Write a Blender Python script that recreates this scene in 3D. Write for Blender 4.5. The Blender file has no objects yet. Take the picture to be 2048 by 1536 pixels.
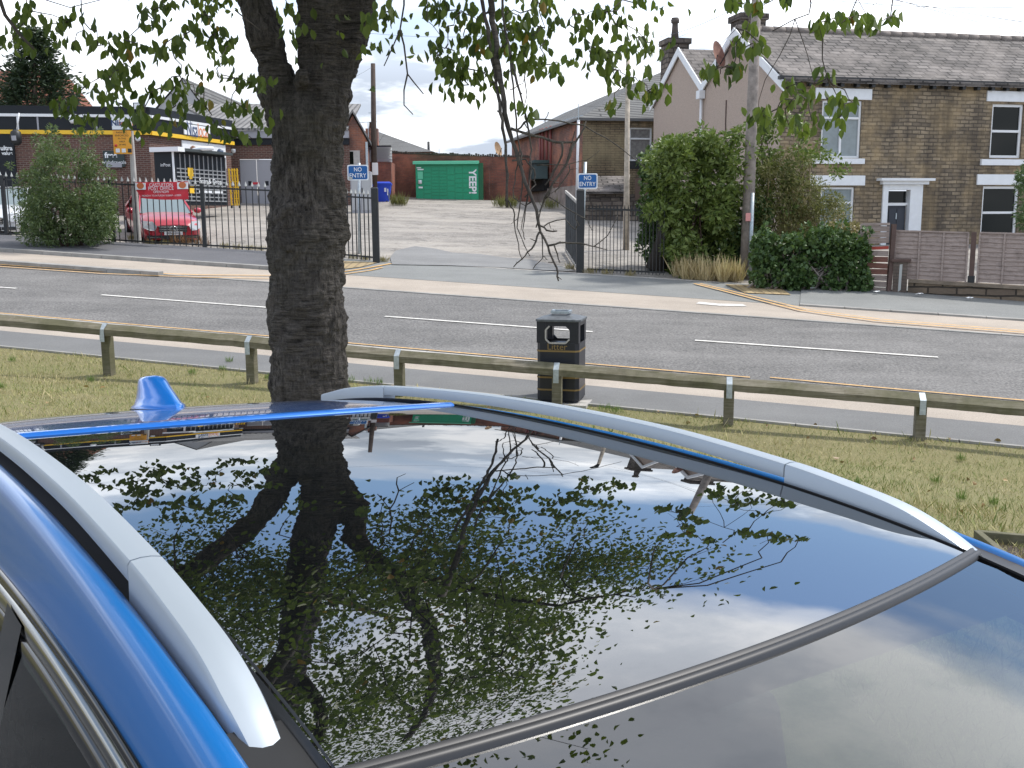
import bpy, bmesh, math, random
import numpy as np
from mathutils import Vector, Matrix
random.seed(7); RNG = np.random.default_rng(7)
S = bpy.context.scene; C = S.collection
# ------------------------------------------------------------------ camera
FPX, HOR, ROLL, CAMZ = 2025.0, 442.0, -0.006, 2.1      # photograph is 2048 px wide
TH = math.atan((768-HOR)/FPX)
cr, sr = math.cos(ROLL), math.sin(ROLL)
U_ = Vector((1,0,0)); V_ = Vector((0,math.sin(TH),math.cos(TH))); FW = Vector((0,math.cos(TH),-math.sin(TH)))
RIGHT = U_*cr+V_*sr; UP = V_*cr-U_*sr
cam = bpy.data.cameras.new('camera'); camo = bpy.data.objects.new('camera', cam); C.objects.link(camo)
cam.sensor_width = 36; cam.lens = 36*FPX/2048; cam.clip_start = 0.05; cam.clip_end = 2000
M = Matrix((( RIGHT.x, UP.x, -FW.x, 0),( RIGHT.y, UP.y, -FW.y, 0),( RIGHT.z, UP.z, -FW.z, CAMZ),(0,0,0,1)))
camo.matrix_world = M; S.camera = camo
CAM = Vector((0,0,CAMZ))
# ------------------------------------------------------------------ light
SUN_EL, SUN_AZ = math.radians(56), math.radians(62)   # azimuth from +Y, clockwise
S.view_settings.view_transform = 'Standard'; S.view_settings.look = 'None'
S.view_settings.exposure = 0.64; S.view_settings.gamma = 1
sd = bpy.data.lights.new('sun','SUN'); so = bpy.data.objects.new('sun', sd); C.objects.link(so)
sd.energy = 2.6; sd.angle = math.radians(5); sd.color = (1,.96,.9)
sdir = Vector((math.cos(SUN_EL)*math.sin(SUN_AZ), math.cos(SUN_EL)*math.cos(SUN_AZ), math.sin(SUN_EL)))
so.rotation_euler = sdir.to_track_quat('Z','Y').to_euler()
W = bpy.data.worlds.new('World'); S.world = W; W.use_nodes = True
wt = W.node_tree; wt.nodes.clear()
def N(t, typ, **k):
    n = t.nodes.new(typ)
    for a,b in k.items():
        if a.startswith('i_'): n.inputs[a[2:].replace('_',' ')].default_value = b
        else: setattr(n,a,b)
    return n
def mth(t, op, a, b=None, c=None, clamp=False):
    n = t.nodes.new('ShaderNodeMath'); n.operation = op; n.use_clamp = clamp
    for i,v in enumerate((a,b,c)):
        if v is None: continue
        if isinstance(v,(int,float)): n.inputs[i].default_value = v
        else: t.links.new(v, n.inputs[i])
    return n.outputs[0]
def ramp(t, fac, stops, interp='LINEAR'):
    n = t.nodes.new('ShaderNodeValToRGB'); n.color_ramp.interpolation = interp
    e = n.color_ramp.elements
    while len(e) < len(stops): e.new(.5)
    for i,(p,c) in enumerate(stops):
        e[i].position = p
        if isinstance(c,(int,float)): c = (c,c,c)
        e[i].color = (*c,1)
    t.links.new(fac, n.inputs[0]); return n.outputs[0]
def mixc(t, f, a, b, mode='MIX'):
    n = t.nodes.new('ShaderNodeMix'); n.data_type = 'RGBA'; n.blend_type = mode
    for s,v in ((0,f),(6,a),(7,b)):
        if isinstance(v,(int,float)): n.inputs[s].default_value = v
        elif isinstance(v,tuple): n.inputs[s].default_value = (*v,1)
        else: t.links.new(v, n.inputs[s])
    return n.outputs[2]
def noise(t, vec, scale, detail=4, rough=.55, out=0, dist=0):
    n = N(t,'ShaderNodeTexNoise'); n.inputs['Scale'].default_value = scale; n.inputs['Detail'].default_value = detail
    n.inputs['Roughness'].default_value = rough; n.inputs['Distortion'].default_value = dist
    if vec is not None: t.links.new(vec, n.inputs['Vector'])
    return n.outputs[out]
def mapping(t, vec, scale=(1,1,1), loc=(0,0,0), rot=(0,0,0)):
    n = t.nodes.new('ShaderNodeMapping'); n.inputs['Scale'].default_value = scale
    n.inputs['Location'].default_value = loc; n.inputs['Rotation'].default_value = rot
    t.links.new(vec, n.inputs['Vector']); return n.outputs[0]
sky = N(wt,'ShaderNodeTexSky'); sky.sky_type = 'NISHITA'; sky.sun_disc = False
sky.sun_elevation = SUN_EL; sky.sun_rotation = SUN_AZ; sky.air_density = 1.0; sky.dust_density = .3; sky.ozone_density = 3
geo = N(wt,'ShaderNodeTexCoord'); sp = N(wt,'ShaderNodeSeparateXYZ'); wt.links.new(geo.outputs['Generated'], sp.inputs[0])
zc = mth(wt,'MAXIMUM', sp.outputs[2], 0.0)
den = mth(wt,'ADD', zc, .16)
cb = N(wt,'ShaderNodeCombineXYZ')
wt.links.new(mth(wt,'DIVIDE',sp.outputs[0],den), cb.inputs[0]); wt.links.new(mth(wt,'DIVIDE',sp.outputs[1],den), cb.inputs[1])
cv = mapping(wt, cb.outputs[0], loc=(3.1,1.7,0))
n1 = noise(wt, cv, .85, 9, .56, dist=.35)
n2 = noise(wt, mapping(wt, cb.outputs[0], loc=(9.3,4.2,2)), 1.6, 7, .6)
bias = ramp(wt, zc, [(0,.68),(.22,.66),(.28,.36),(.41,.36),(.49,.64),(1,.60)])
m = mth(wt,'ADD', n1, mth(wt,'SUBTRACT', bias, .5))
mask = ramp(wt, m, [(.40,0),(.50,.55),(.62,1)], 'EASE')
bright = ramp(wt, mth(wt,'ADD', n2, mth(wt,'MULTIPLY', mth(wt,'SUBTRACT', n1, .5), -.5)), [(.36,(.98,1.0,1.03)),(.49,(.66,.71,.78)),(.59,(.40,.45,.53))], 'EASE')
bright = mixc(wt, ramp(wt, zc, [(.22,0),(.62,.8)]), bright, (.23,.24,.27))
vmix = N(wt,'ShaderNodeVectorMath', operation='SCALE'); vmix.inputs['Scale'].default_value = .075
wt.links.new(sky.outputs[0], vmix.inputs[0])
col = mixc(wt, mask, vmix.outputs[0], bright)
boost = ramp(wt, zc, [(0,.47),(.13,.54),(.20,.90),(.25,1.0),(1,.95)])
col = mixc(wt, 1.0, col, boost, 'MULTIPLY')
bg = N(wt,'ShaderNodeBackground'); wt.links.new(col, bg.inputs[0]); bg.inputs[1].default_value = 2.0
wo = N(wt,'ShaderNodeOutputWorld'); wt.links.new(bg.outputs[0], wo.inputs[0])
# ------------------------------------------------------------------ pixel -> world helpers (layout surveying)
def ray(px,py):
    dx,dy = px-1024, 768-py
    u = (dx*cr-dy*sr)/FPX; v = (dx*sr+dy*cr)/FPX
    return Vector((u, math.cos(TH)+v*math.sin(TH), v*math.cos(TH)-math.sin(TH)))
def P(px,py,D):
    r = ray(px,py); return CAM + r*(D/r.y)
# ground: one sloping street plane + a rising yard behind the railings + the car park on this side
_v = ray(-6200,83); _v = _v/_v.length                      # the street climbs to the left
_a = P(1024,815,12.6); _b = P(1024,540,26.5)
_n = (_b-_a).cross(_v); _n = _n if _n.z>0 else -_n
ca = -_v.x/math.hypot(_v.x,_v.y); sa = _v.y/math.hypot(_v.x,_v.y)    # along-street unit (ca,-sa), across (sa,ca)
def base(x,y): return _a.z - (_n.x*(x-_a.x)+_n.y*(y-_a.y))/_n.z
def st(x,y): return (x*ca-y*sa, x*sa+y*ca)
def xy(s,t): return (s*ca+t*sa, -s*sa+t*ca)
GR = base(*xy(1,0))-base(*xy(0,0)); CT = base(*xy(0,1))-base(*xy(0,0)); B0 = base(0,0)
TV, TF, TY = 11.2, 25.6, 48.0
GT = [(-60,.25),(2.5,0.03),(7.0,-.10),(TV,B0+CT*TV),(TF,B0+CT*TF),(TY,B0+CT*TF+.082*(TY-TF)),(400,B0+CT*TF+.082*(TY-TF)+4)]
def gt(t):
    for (a,b),(c,d) in zip(GT,GT[1:]):
        if t <= c: return b+(d-b)*(t-a)/(c-a)
    return GT[-1][1]
def H(x,y):
    s,t = st(x,y); return gt(t)+GR*max(-60,min(60,s))
def G(px,py):
    r = ray(px,py); r = r/r.y; d = 1.0
    f = lambda d: (CAM+r*d).z-H((CAM+r*d).x,(CAM+r*d).y)
    while f(d)>0 and d<150: d += .25
    lo,hi = d-.25,d
    for _ in range(30):
        m_=(lo+hi)/2
        if f(m_)>0: lo=m_
        else: hi=m_
    return CAM+r*lo
def GD(px,D):
    p = P(px,HOR,D); return Vector((p.x,p.y,H(p.x,p.y)))
# ------------------------------------------------------------------ mesh building
ROOTLOC = {}
class MB:
    def __init__(s): s.v=[]; s.f=[]; s.sm=[]
    def add(s, vs, fs, smooth=False):
        b=len(s.v); s.v += [tuple(p) for p in vs]; s.f += [tuple(i+b for i in f) for f in fs]; s.sm += [smooth]*len(fs); return s
    def box(s, a, b):
        x0,y0,z0=a; x1,y1,z1=b
        return s.add([(x0,y0,z0),(x1,y0,z0),(x1,y1,z0),(x0,y1,z0),(x0,y0,z1),(x1,y0,z1),(x1,y1,z1),(x0,y1,z1)],
            [(0,3,2,1),(4,5,6,7),(0,1,5,4),(1,2,6,5),(2,3,7,6),(3,0,4,7)])
    def hexa(s, p): # 8 points like box
        return s.add(p,[(0,3,2,1),(4,5,6,7),(0,1,5,4),(1,2,6,5),(2,3,7,6),(3,0,4,7)])
    def quad(s,*p): return s.add(p,[tuple(range(len(p)))])
    def tube(s, pts, rad, sides=8, cap=True, smooth=True, flat=1.0):
        pts=[Vector(p) for p in pts]
        if isinstance(rad,(int,float)): rad=[rad]*len(pts)
        vs=[]; ref=None
        for i,p in enumerate(pts):
            d=(pts[min(i+1,len(pts)-1)]-pts[max(i-1,0)])
            if d.length<1e-9: d=Vector((0,0,1))
            d.normalize()
            if ref is None: ref = Vector((1,0,0)) if abs(d.x)<.8 else Vector((0,1,0))
            n=(ref-d*ref.dot(d))
            if n.length<1e-4: ref=Vector((0,1,0)); n=(ref-d*ref.dot(d))
            n.normalize(); ref=n; b=d.cross(n)
            for k in range(sides):
                a=2*math.pi*k/sides; vs.append(p+(n*math.cos(a)+b*math.sin(a)*flat)*rad[i])
        fs=[]
        for i in range(len(pts)-1):
            for k in range(sides):
                a=i*sides+k; b_=i*sides+(k+1)%sides
                fs.append((a,b_,b_+sides,a+sides))
        if cap: fs.append(tuple(range(sides))[::-1]); fs.append(tuple(range((len(pts)-1)*sides,len(pts)*sides)))
        return s.add(vs,fs,smooth)
    def lathe(s, o, prof, sides=16, smooth=True):
        o=Vector(o); vs=[]; fs=[]
        for r,z in prof:
            for k in range(sides):
                a=2*math.pi*k/sides; vs.append(o+Vector((r*math.cos(a),r*math.sin(a),z)))
        for i in range(len(prof)-1):
            for k in range(sides):
                a=i*sides+k;b=i*sides+(k+1)%sides; fs.append((a,b,b+sides,a+sides))
        fs.append(tuple(range(sides))[::-1]); fs.append(tuple(range((len(prof)-1)*sides,len(prof)*sides)))
        return s.add(vs,fs,smooth)
    def grid(s, rows, smooth=True):
        vs=[p for r in rows for p in r]; m=len(rows[0]); fs=[]
        for i in range(len(rows)-1):
            for j in range(m-1): fs.append((i*m+j,i*m+j+1,(i+1)*m+j+1,(i+1)*m+j))
        return s.add(vs,fs,smooth)
    def fbox(s, F, a0,a1,z0,z1,n0,n1):
        if a0>a1:a0,a1=a1,a0
        if z0>z1:z0,z1=z1,z0
        if n0>n1:n0,n1=n1,n0
        return s.hexa([F.P(a0,z0,n1),F.P(a1,z0,n1),F.P(a1,z0,n0),F.P(a0,z0,n0),F.P(a0,z1,n1),F.P(a1,z1,n1),F.P(a1,z1,n0),F.P(a0,z1,n0)])
    def bar(s,p,q,w,h=None):   # square bar between points
        h=h or w; p=Vector(p);q=Vector(q);d=(q-p).normalized()
        r=Vector((0,0,1)) if abs(d.z)<.9 else Vector((1,0,0))
        a=d.cross(r).normalized()*w/2; b=a.cross(d).normalized()*h/2
        return s.hexa([p-a-b,p+a-b,p+a+b,p-a+b,q-a-b,q+a-b,q+a+b,q-a+b][0:8]) if False else s.add([p-a-b,p+a-b,p+a+b,p-a+b,q-a-b,q+a-b,q+a+b,q-a+b],[(0,3,2,1),(4,5,6,7),(0,1,5,4),(1,2,6,5),(2,3,7,6),(3,0,4,7)])
def uvs(me):
    n=len(me.loops)
    if not n: return
    lay=me.uv_layers.new(name='UVMap')
    co=np.empty(len(me.vertices)*3,dtype=np.float32); me.vertices.foreach_get('co',co); co=co.reshape(-1,3)
    li=np.empty(n,dtype=np.int32); me.loops.foreach_get('vertex_index',li)
    nf=len(me.polygons); no=np.empty(nf*3,dtype=np.float32); me.polygons.foreach_get('normal',no); no=no.reshape(-1,3)
    lt=np.empty(nf,dtype=np.int32); me.polygons.foreach_get('loop_total',lt)
    ln=np.repeat(no,lt,axis=0); p=co[li]
    h=np.hypot(ln[:,0],ln[:,1])+1e-9
    tx,ty=-ln[:,1]/h,ln[:,0]/h
    horiz=np.abs(ln[:,2])>.9
    # slope direction for roofs
    u=np.where(horiz,p[:,0],p[:,0]*tx+p[:,1]*ty)
    sx,sy,sz=-ln[:,0]/h*ln[:,2],-ln[:,1]/h*ln[:,2],h
    v=np.where(horiz,p[:,1],p[:,0]*sx+p[:,1]*sy+p[:,2]*sz)
    lay.data.foreach_set('uv',np.stack([u,v],1).astype(np.float32).ravel())
def build(name, mb, mat, parent=None, bevel=0, local=False, smooth=None, label=None):
    me=bpy.data.meshes.new(name); me.from_pydata([tuple(v) for v in mb.v],[],mb.f)
    me.polygons.foreach_set('use_smooth', mb.sm if smooth is None else [smooth]*len(mb.f))
    me.update(); uvs(me)
    if mat: me.materials.append(mat)
    o=bpy.data.objects.new(name,me); C.objects.link(o)
    if parent is not None:
        o.parent=parent; root=parent
        while root.parent: root=root.parent
        if not local: me.transform(Matrix.Translation(-Vector(ROOTLOC.get(root.name,(0,0,0)))))
    if bevel:
        b=o.modifiers.new('bevel','BEVEL'); b.width=bevel; b.segments=2; b.limit_method='ANGLE'; b.angle_limit=math.radians(40)
    if label: o['label']=label
    return o
def thing(name,label,cat,loc=(0,0,0),group=None):
    o=bpy.data.objects.new(name,None); C.objects.link(o); o.location=loc; o.empty_display_size=.2
    o['label']=label; o['category']=cat
    if group: o['group']=group
    ROOTLOC[o.name]=tuple(loc); return o
def tag(o,label,cat,group=None,kind=None):
    if label: o['label']=label
    if cat: o['category']=cat
    if group: o['group']=group
    if kind: o['kind']=kind
    return o
def struct(name, mb, mat, smooth=None):
    o=build(name,mb,mat,smooth=smooth); o['kind']='structure'; return o
class Fr:   # vertical wall frame: a along e, z up, n outward (towards viewer for e pointing right)
    def __init__(s,o,e):
        s.o=Vector((o[0],o[1],0)); s.e=Vector((e[0],e[1],0)).normalized(); s.n=Vector((s.e.y,-s.e.x,0))
    def P(s,a,z,n=0):
        p=s.o+s.e*a+s.n*n; return Vector((p.x,p.y,z))
    def px(s,px,py,n=0):
        r=ray(px,py); o=s.o+s.n*n
        k=(o-Vector((CAM.x,CAM.y,0))).dot(s.n)/r.dot(s.n); p=CAM+r*k
        return ((p-s.o).dot(s.e), p.z)
    def rect(s,x0,y0,x1,y1,n=0):
        a=[s.px(x0,(y0+y1)/2,n)[0],s.px(x1,(y0+y1)/2,n)[0]]; z=[s.px((x0+x1)/2,y1,n)[1],s.px((x0+x1)/2,y0,n)[1]]
        return (a[0],a[1],z[0],z[1])
def wall(F,a0,a1,z0,z1,ops,dep=.12,n=0):
    A=sorted({a0,a1,*[x for o in ops for x in o[:2]]}); Z=sorted({z0,z1,*[x for o in ops for x in o[2:4]]})
    A=[a for a in A if a0<=a<=a1]; Z=[z for z in Z if z0<=z<=z1]
    mb=MB()
    for i in range(len(A)-1):
        for j in range(len(Z)-1):
            ma,mz=(A[i]+A[i+1])/2,(Z[j]+Z[j+1])/2
            if any(o[0]<ma<o[1] and o[2]<mz<o[3] for o in ops): continue
            mb.quad(F.P(A[i],Z[j],n),F.P(A[i+1],Z[j],n),F.P(A[i+1],Z[j+1],n),F.P(A[i],Z[j+1],n))
    for o in ops:
        q=[(o[0],o[2]),(o[1],o[2]),(o[1],o[3]),(o[0],o[3])]
        for k in range(4):
            p,r=q[k],q[(k+1)%4]
            mb.quad(F.P(*p,n),F.P(*p,n-dep),F.P(*r,n-dep),F.P(*r,n))
    return mb
def text(s, F, a, z, h, mat, parent, n=.01, name='lettering', rot=0, wid=None, bold=0.0, local=False):
    cu=bpy.data.curves.new('t','FONT'); cu.body=s; cu.align_x='CENTER'; cu.align_y='CENTER'; cu.size=h*1.38; cu.offset=bold; cu.extrude=.0
    to=bpy.data.objects.new('t',cu); C.objects.link(to)
    dg=bpy.context.evaluated_depsgraph_get(); me=bpy.data.meshes.new_from_object(to.evaluated_get(dg))
    bpy.data.objects.remove(to); bpy.data.curves.remove(cu)
    xs=[v.co.x for v in me.vertices] or [0,1]; w=max(xs)-min(xs); k=(wid/w) if wid else 1
    cx=(max(xs)+min(xs))/2
    mb=MB(); c_,s_=math.cos(rot),math.sin(rot)
    for v in me.vertices:
        x,y=(v.co.x-cx)*k,v.co.y
        mb.v.append(tuple(F.P(a+x*c_-y*s_, z+x*s_+y*c_, n)))
    for p in me.polygons: mb.f.append(tuple(p.vertices)); mb.sm.append(False)
    bpy.data.meshes.remove(me)
    return build(name,mb,mat,parent,local=local)
# ------------------------------------------------------------------ materials
def mat(name, col=(.5,.5,.5), rough=.7, metal=0, spec=None, coat=0, var=0, vscale=3, bump=0, bscale=40, ior=None, trans=0):
    m=bpy.data.materials.new(name); m.use_nodes=True; t=m.node_tree; b=t.nodes['Principled BSDF']
    b.inputs['Base Color'].default_value=(*col,1); b.inputs['Roughness'].default_value=rough; b.inputs['Metallic'].default_value=metal
    if spec is not None: b.inputs['Specular IOR Level'].default_value=spec
    if coat: b.inputs['Coat Weight'].default_value=coat; b.inputs['Coat Roughness'].default_value=.03
    if ior: b.inputs['IOR'].default_value=ior
    if trans: b.inputs['Transmission Weight'].default_value=trans
    tc=N(t,'ShaderNodeTexCoord').outputs['Object']
    if var:
        n=noise(t,tc,vscale,6,.6)
        c=ramp(t,n,[(.3,tuple(x*(1-var) for x in col)),(.7,tuple(min(1,x*(1+var)) for x in col))]); t.links.new(c,b.inputs['Base Color'])
    if bump:
        bn=N(t,'ShaderNodeBump'); bn.inputs['Strength'].default_value=bump; bn.inputs['Distance'].default_value=.02
        t.links.new(noise(t,tc,bscale,5),bn.inputs['Height']); t.links.new(bn.outputs[0],b.inputs['Normal'])
    return m
def asphalt(name,c0,c1,patch=.0,spk=90,warm=None):
    m=bpy.data.materials.new(name); m.use_nodes=True; t=m.node_tree; b=t.nodes['Principled BSDF']; b.inputs['Roughness'].default_value=.9
    tc=N(t,'ShaderNodeTexCoord').outputs['Object']
    f=noise(t,tc,spk,3,.7); g=noise(t,tc,1.1,5,.6); g2=noise(t,mapping(t,tc,(.35,1.4,1),rot=(0,0,math.radians(16))),.8,4,.6)
    c=ramp(t,f,[(.34,c0),(.66,c1)])
    c=mixc(t,ramp(t,g,[(.35,0),(.7,.35)]),c,tuple(x*.72 for x in c0))
    c=mixc(t,ramp(t,g2,[(.45,0),(.75,.3)]),c,warm or tuple(min(1,x*1.25) for x in c1))
    t.links.new(c,b.inputs['Base Color'])
    bn=N(t,'ShaderNodeBump'); bn.inputs['Strength'].default_value=.6; bn.inputs['Distance'].default_value=.01
    t.links.new(f,bn.inputs['Height']); t.links.new(bn.outputs[0],b.inputs['Normal']); return m
def brickmat(name,c1,c2,mortar,bw=.225,rh=.075,ms=.012,stain=(.03,.025,.02),stainamt=.5,offs=.5,bump=.4,warp=0.0,sscale=.6,streak=True,light=None):
    m=bpy.data.materials.new(name); m.use_nodes=True; t=m.node_tree; b=t.nodes['Principled BSDF']; b.inputs['Roughness'].default_value=.88
    uv=N(t,'ShaderNodeTexCoord').outputs['UV']
    if warp:
        nn=noise(t,uv,2.2,3,.5,out=1); va=N(t,'ShaderNodeVectorMath',operation='SUBTRACT'); t.links.new(nn,va.inputs[0]); va.inputs[1].default_value=(.5,.5,.5)
        vs=N(t,'ShaderNodeVectorMath',operation='SCALE'); vs.inputs['Scale'].default_value=warp; t.links.new(va.outputs[0],vs.inputs[0])
        vd=N(t,'ShaderNodeVectorMath',operation='ADD'); t.links.new(uv,vd.inputs[0]); t.links.new(vs.outputs[0],vd.inputs[1]); uvw=vd.outputs[0]
    else: uvw=uv
    br=N(t,'ShaderNodeTexBrick'); t.links.new(uvw,br.inputs['Vector']); br.offset=offs
    br.inputs['Scale'].default_value=1; br.inputs['Brick Width'].default_value=bw; br.inputs['Row Height'].default_value=rh
    br.inputs['Mortar Size'].default_value=ms; br.inputs['Mortar Smooth'].default_value=.3
    br.inputs['Color1'].default_value=(*c1,1); br.inputs['Color2'].default_value=(*c2,1); br.inputs['Mortar'].default_value=(*mortar,1)
    fine=noise(t,uv,14,5,.65)
    c=mixc(t,ramp(t,fine,[(.3,.45),(.7,0)]),br.outputs[0],tuple(x*.45 for x in c1))
    big=noise(t,uv,sscale,6,.65)
    if light: c=mixc(t,ramp(t,noise(t,mapping(t,uv,(1,.8,1),loc=(7,3,0)),.9,5,.6),[(.44,0),(.62,.65)]),c,light)
    if streak: big2=noise(t,mapping(t,uv,(2.6,.16,1)),1,6,.62)
    else: big2=big
    s=mth(t,'MULTIPLY',ramp(t,mth(t,'ADD',mth(t,'MULTIPLY',big,.5),mth(t,'MULTIPLY',big2,.5)),[(.45,0),(.57,1)]),stainamt)
    c=mixc(t,s,c,stain); t.links.new(c,b.inputs['Base Color'])
    bn=N(t,'ShaderNodeBump'); bn.inputs['Strength'].default_value=bump; bn.inputs['Distance'].default_value=.02
    h=mth(t,'ADD',mth(t,'SUBTRACT',1,br.outputs[1]),mth(t,'MULTIPLY',fine,.5)); t.links.new(h,bn.inputs['Height']); t.links.new(bn.outputs[0],b.inputs['Normal'])
    return m
def leafmat(name,ca_,cb_,tr=.35,cc=None,rough=.5):
    m=bpy.data.materials.new(name); m.use_nodes=True; t=m.node_tree; b=t.nodes['Principled BSDF']
    g=N(t,'ShaderNodeNewGeometry'); r=g.outputs['Random Per Island']
    st_=[(0,ca_),(.85,cb_)]+([(.97,cc)] if cc else [])
    if cc: st_=[(0,ca_),(.93,cb_),(.985,cb_),(.99,cc)]
    c=ramp(t,r,st_); t.links.new(c,b.inputs['Base Color']); b.inputs['Roughness'].default_value=rough
    tl=N(t,'ShaderNodeBsdfTranslucent'); t.links.new(mixc(t,.5,c,(.18,.28,.03)),tl.inputs[0])
    mx=N(t,'ShaderNodeMixShader'); mx.inputs[0].default_value=tr
    out=t.nodes['Material Output']; t.links.new(b.outputs[0],mx.inputs[1]); t.links.new(tl.outputs[0],mx.inputs[2]); t.links.new(mx.outputs[0],out.inputs[0])
    return m
m_road=asphalt('road asphalt',(.07,.068,.066),(.25,.24,.228),spk=26)
m_path=asphalt('footpath asphalt',(.135,.135,.135),(.20,.20,.195),spk=60)
m_pave=asphalt('pavement asphalt',(.17,.175,.17),(.26,.265,.255),spk=45)
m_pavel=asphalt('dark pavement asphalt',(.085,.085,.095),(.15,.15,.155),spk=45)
m_cream=asphalt('buff surfacing',(.31,.265,.22),(.50,.435,.365),spk=70)
m_yard=asphalt('worn yard',(.21,.195,.175),(.40,.37,.335),spk=16,warm=(.17,.165,.16))
def cracks(m):
    t=m.node_tree; b=t.nodes['Principled BSDF']; tc=N(t,'ShaderNodeTexCoord').outputs['Object']
    w_=noise(t,mapping(t,tc,(.38,.5,1)),1.3,7,.62,dist=1.2); line=mth(t,'ABSOLUTE',mth(t,'SUBTRACT',w_,.5))
    f=ramp(t,line,[(0,.75),(.012,.35),(.035,0)]); l=b.inputs['Base Color'].links[0].from_socket
    c=mixc(t,f,l,(.10,.09,.08)); pt=ramp(t,noise(t,mapping(t,tc,(.25,.6,1),loc=(5,2,0)),1,6,.6),[(.45,0),(.62,.45)]); c=mixc(t,pt,c,(.46,.42,.37)); t.links.new(c,b.inputs['Base Color'])
    bn=b.inputs['Normal'].links[0].from_node; b2=N(t,'ShaderNodeBump'); b2.inputs['Strength'].default_value=.6; b2.inputs['Distance'].default_value=.25
    t.links.new(w_,b2.inputs['Height']); t.links.new(bn.outputs[0],b2.inputs['Normal']); t.links.new(b2.outputs[0],b.inputs['Normal'])
cracks(m_yard)
m_white=mat('white road paint',(.62,.60,.56),.8,var=.25,vscale=9)
m_yellow=mat('yellow road paint',(.60,.36,.13),.8,var=.25,vscale=9)
m_kerb=mat('kerb stone',(.30,.29,.27),.85,var=.25,vscale=2,bump=.3)
m_soil=mat('bark soil',(.06,.045,.035),.95,var=.5,vscale=18,bump=1,bscale=30)
m_wood=None
def woodmat(name,c0,c1,green=None,sc=(1,1,12)):
    m=bpy.data.materials.new(name); m.use_nodes=True; t=m.node_tree; b=t.nodes['Principled BSDF']; b.inputs['Roughness'].default_value=.85
    uv=N(t,'ShaderNodeTexCoord').outputs['UV']; tc=N(t,'ShaderNodeTexCoord').outputs['Object']
    n=noise(t,mapping(t,uv,(1.2,30,1)),1.5,6,.65); g=noise(t,tc,1.7,5,.6)
    c=ramp(t,n,[(.3,c0),(.7,c1)])
    if green: c=mixc(t,ramp(t,g,[(.35,0),(.6,.75)]),c,green)
    c=mixc(t,ramp(t,noise(t,tc,7,5,.7),[(.5,0),(.75,.5)]),c,tuple(x*.4 for x in c0))
    t.links.new(c,b.inputs['Base Color'])
    bn=N(t,'ShaderNodeBump'); bn.inputs['Strength'].default_value=.4; bn.inputs['Distance'].default_value=.01
    t.links.new(n,bn.inputs['Height']); t.links.new(bn.outputs[0],b.inputs['Normal']); return m
m_rail=woodmat('weathered timber',(.13,.11,.07),(.30,.27,.21),(.085,.085,.035))
m_panel=woodmat('grey fence timber',(.24,.185,.16),(.43,.355,.32))
m_redwood=woodmat('red stained board',(.16,.07,.055),(.25,.12,.09))
m_brown=mat('brown post',(.09,.055,.045),.7,var=.3)
m_galv=mat('galvanised steel',(.42,.47,.50),.45,.6,var=.2,vscale=20)
m_black=mat('black painted steel',(.018,.02,.022),.5,var=.3,vscale=8)
m_tip=mat('faded pale paint',(.45,.46,.44),.6)
m_pole=mat('weathered pole',(.27,.235,.21),.85,var=.35,vscale=6,bump=.5)
m_conc=mat('pale concrete',(.42,.40,.37),.85,var=.2,vscale=4,bump=.3)
m_upvc=mat('white upvc',(.78,.79,.80),.4)
m_wpaint=mat('white painted stone',(.80,.82,.84),.7,var=.05,vscale=5)
m_glassd=mat('dark window glass',(.006,.008,.007),.06,ior=1.33)
m_blind=mat('window blind behind glass',(.25,.29,.30),.12,ior=1.5,var=.15,vscale=3)
m_curt=mat('curtain behind glass',(.22,.21,.20),.15,var=.3,vscale=8)
m_brickr=brickmat('red brick',(.31,.125,.085),(.17,.075,.06),(.25,.19,.16),stainamt=.55,stain=(.09,.055,.05),light=(.50,.19,.10),sscale=1.2,streak=False)
m_brickb=brickmat('brown brick',(.17,.075,.055),(.11,.055,.045),(.26,.21,.18),stainamt=.15)
m_brickw=brickmat('dark red wall brick',(.36,.12,.08),(.22,.08,.06),(.17,.12,.10),stainamt=.5,sscale=.5,light=(.40,.15,.09),streak=False)
m_stone=brickmat('coursed stone',(.39,.31,.21),(.15,.12,.09),(.10,.08,.06),bw=.33,rh=.125,ms=.02,warp=.085,stainamt=.5,stain=(.035,.028,.024),light=(.42,.31,.17),bump=1)
m_stone2=brickmat('yellow stone',(.27,.205,.125),(.20,.155,.095),(.07,.055,.04),bw=.42,rh=.105,ms=.018,warp=.04,stainamt=.3,bump=.6,light=(.33,.27,.16))
m_rubble=brickmat('rubble stone',(.24,.20,.16),(.11,.09,.08),(.05,.04,.035),bw=.42,rh=.19,ms=.03,warp=.12,stainamt=.5,bump=1,streak=False)
m_slate=brickmat('stone slates',(.25,.225,.21),(.085,.078,.075),(.012,.011,.010),bw=.46,rh=.27,ms=.034,warp=.03,stainamt=.35,streak=False,light=(.27,.24,.22),bump=1)
m_tile=brickmat('grey roof tiles',(.20,.20,.195),(.16,.16,.155),(.04,.04,.04),bw=8,rh=.32,ms=.05,stainamt=.25,streak=False,bump=1)
m_redtile=brickmat('red roof tiles',(.40,.15,.09),(.32,.11,.07),(.16,.06,.04),bw=.3,rh=.3,ms=.05,stainamt=.2,streak=False,bump=1)
m_corr=brickmat('corrugated roof',(.30,.29,.28),(.27,.26,.25),(.12,.12,.12),bw=.26,rh=30,ms=.05,offs=0,stainamt=.3,streak=False,bump=1)
m_harl=mat('pink pebbledash',(.48,.385,.32),.95,var=.18,vscale=28,bump=1,bscale=60)
m_render=mat('pale render',(.46,.46,.46),.9,var=.08,vscale=2)
m_fascia=mat('black fascia',(.014,.017,.022),.5,spec=.25)
m_yband=mat('yellow band',(.85,.52,.03),.5)
m_lgrey=mat('light grey metal',(.34,.34,.37),.5)
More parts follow.
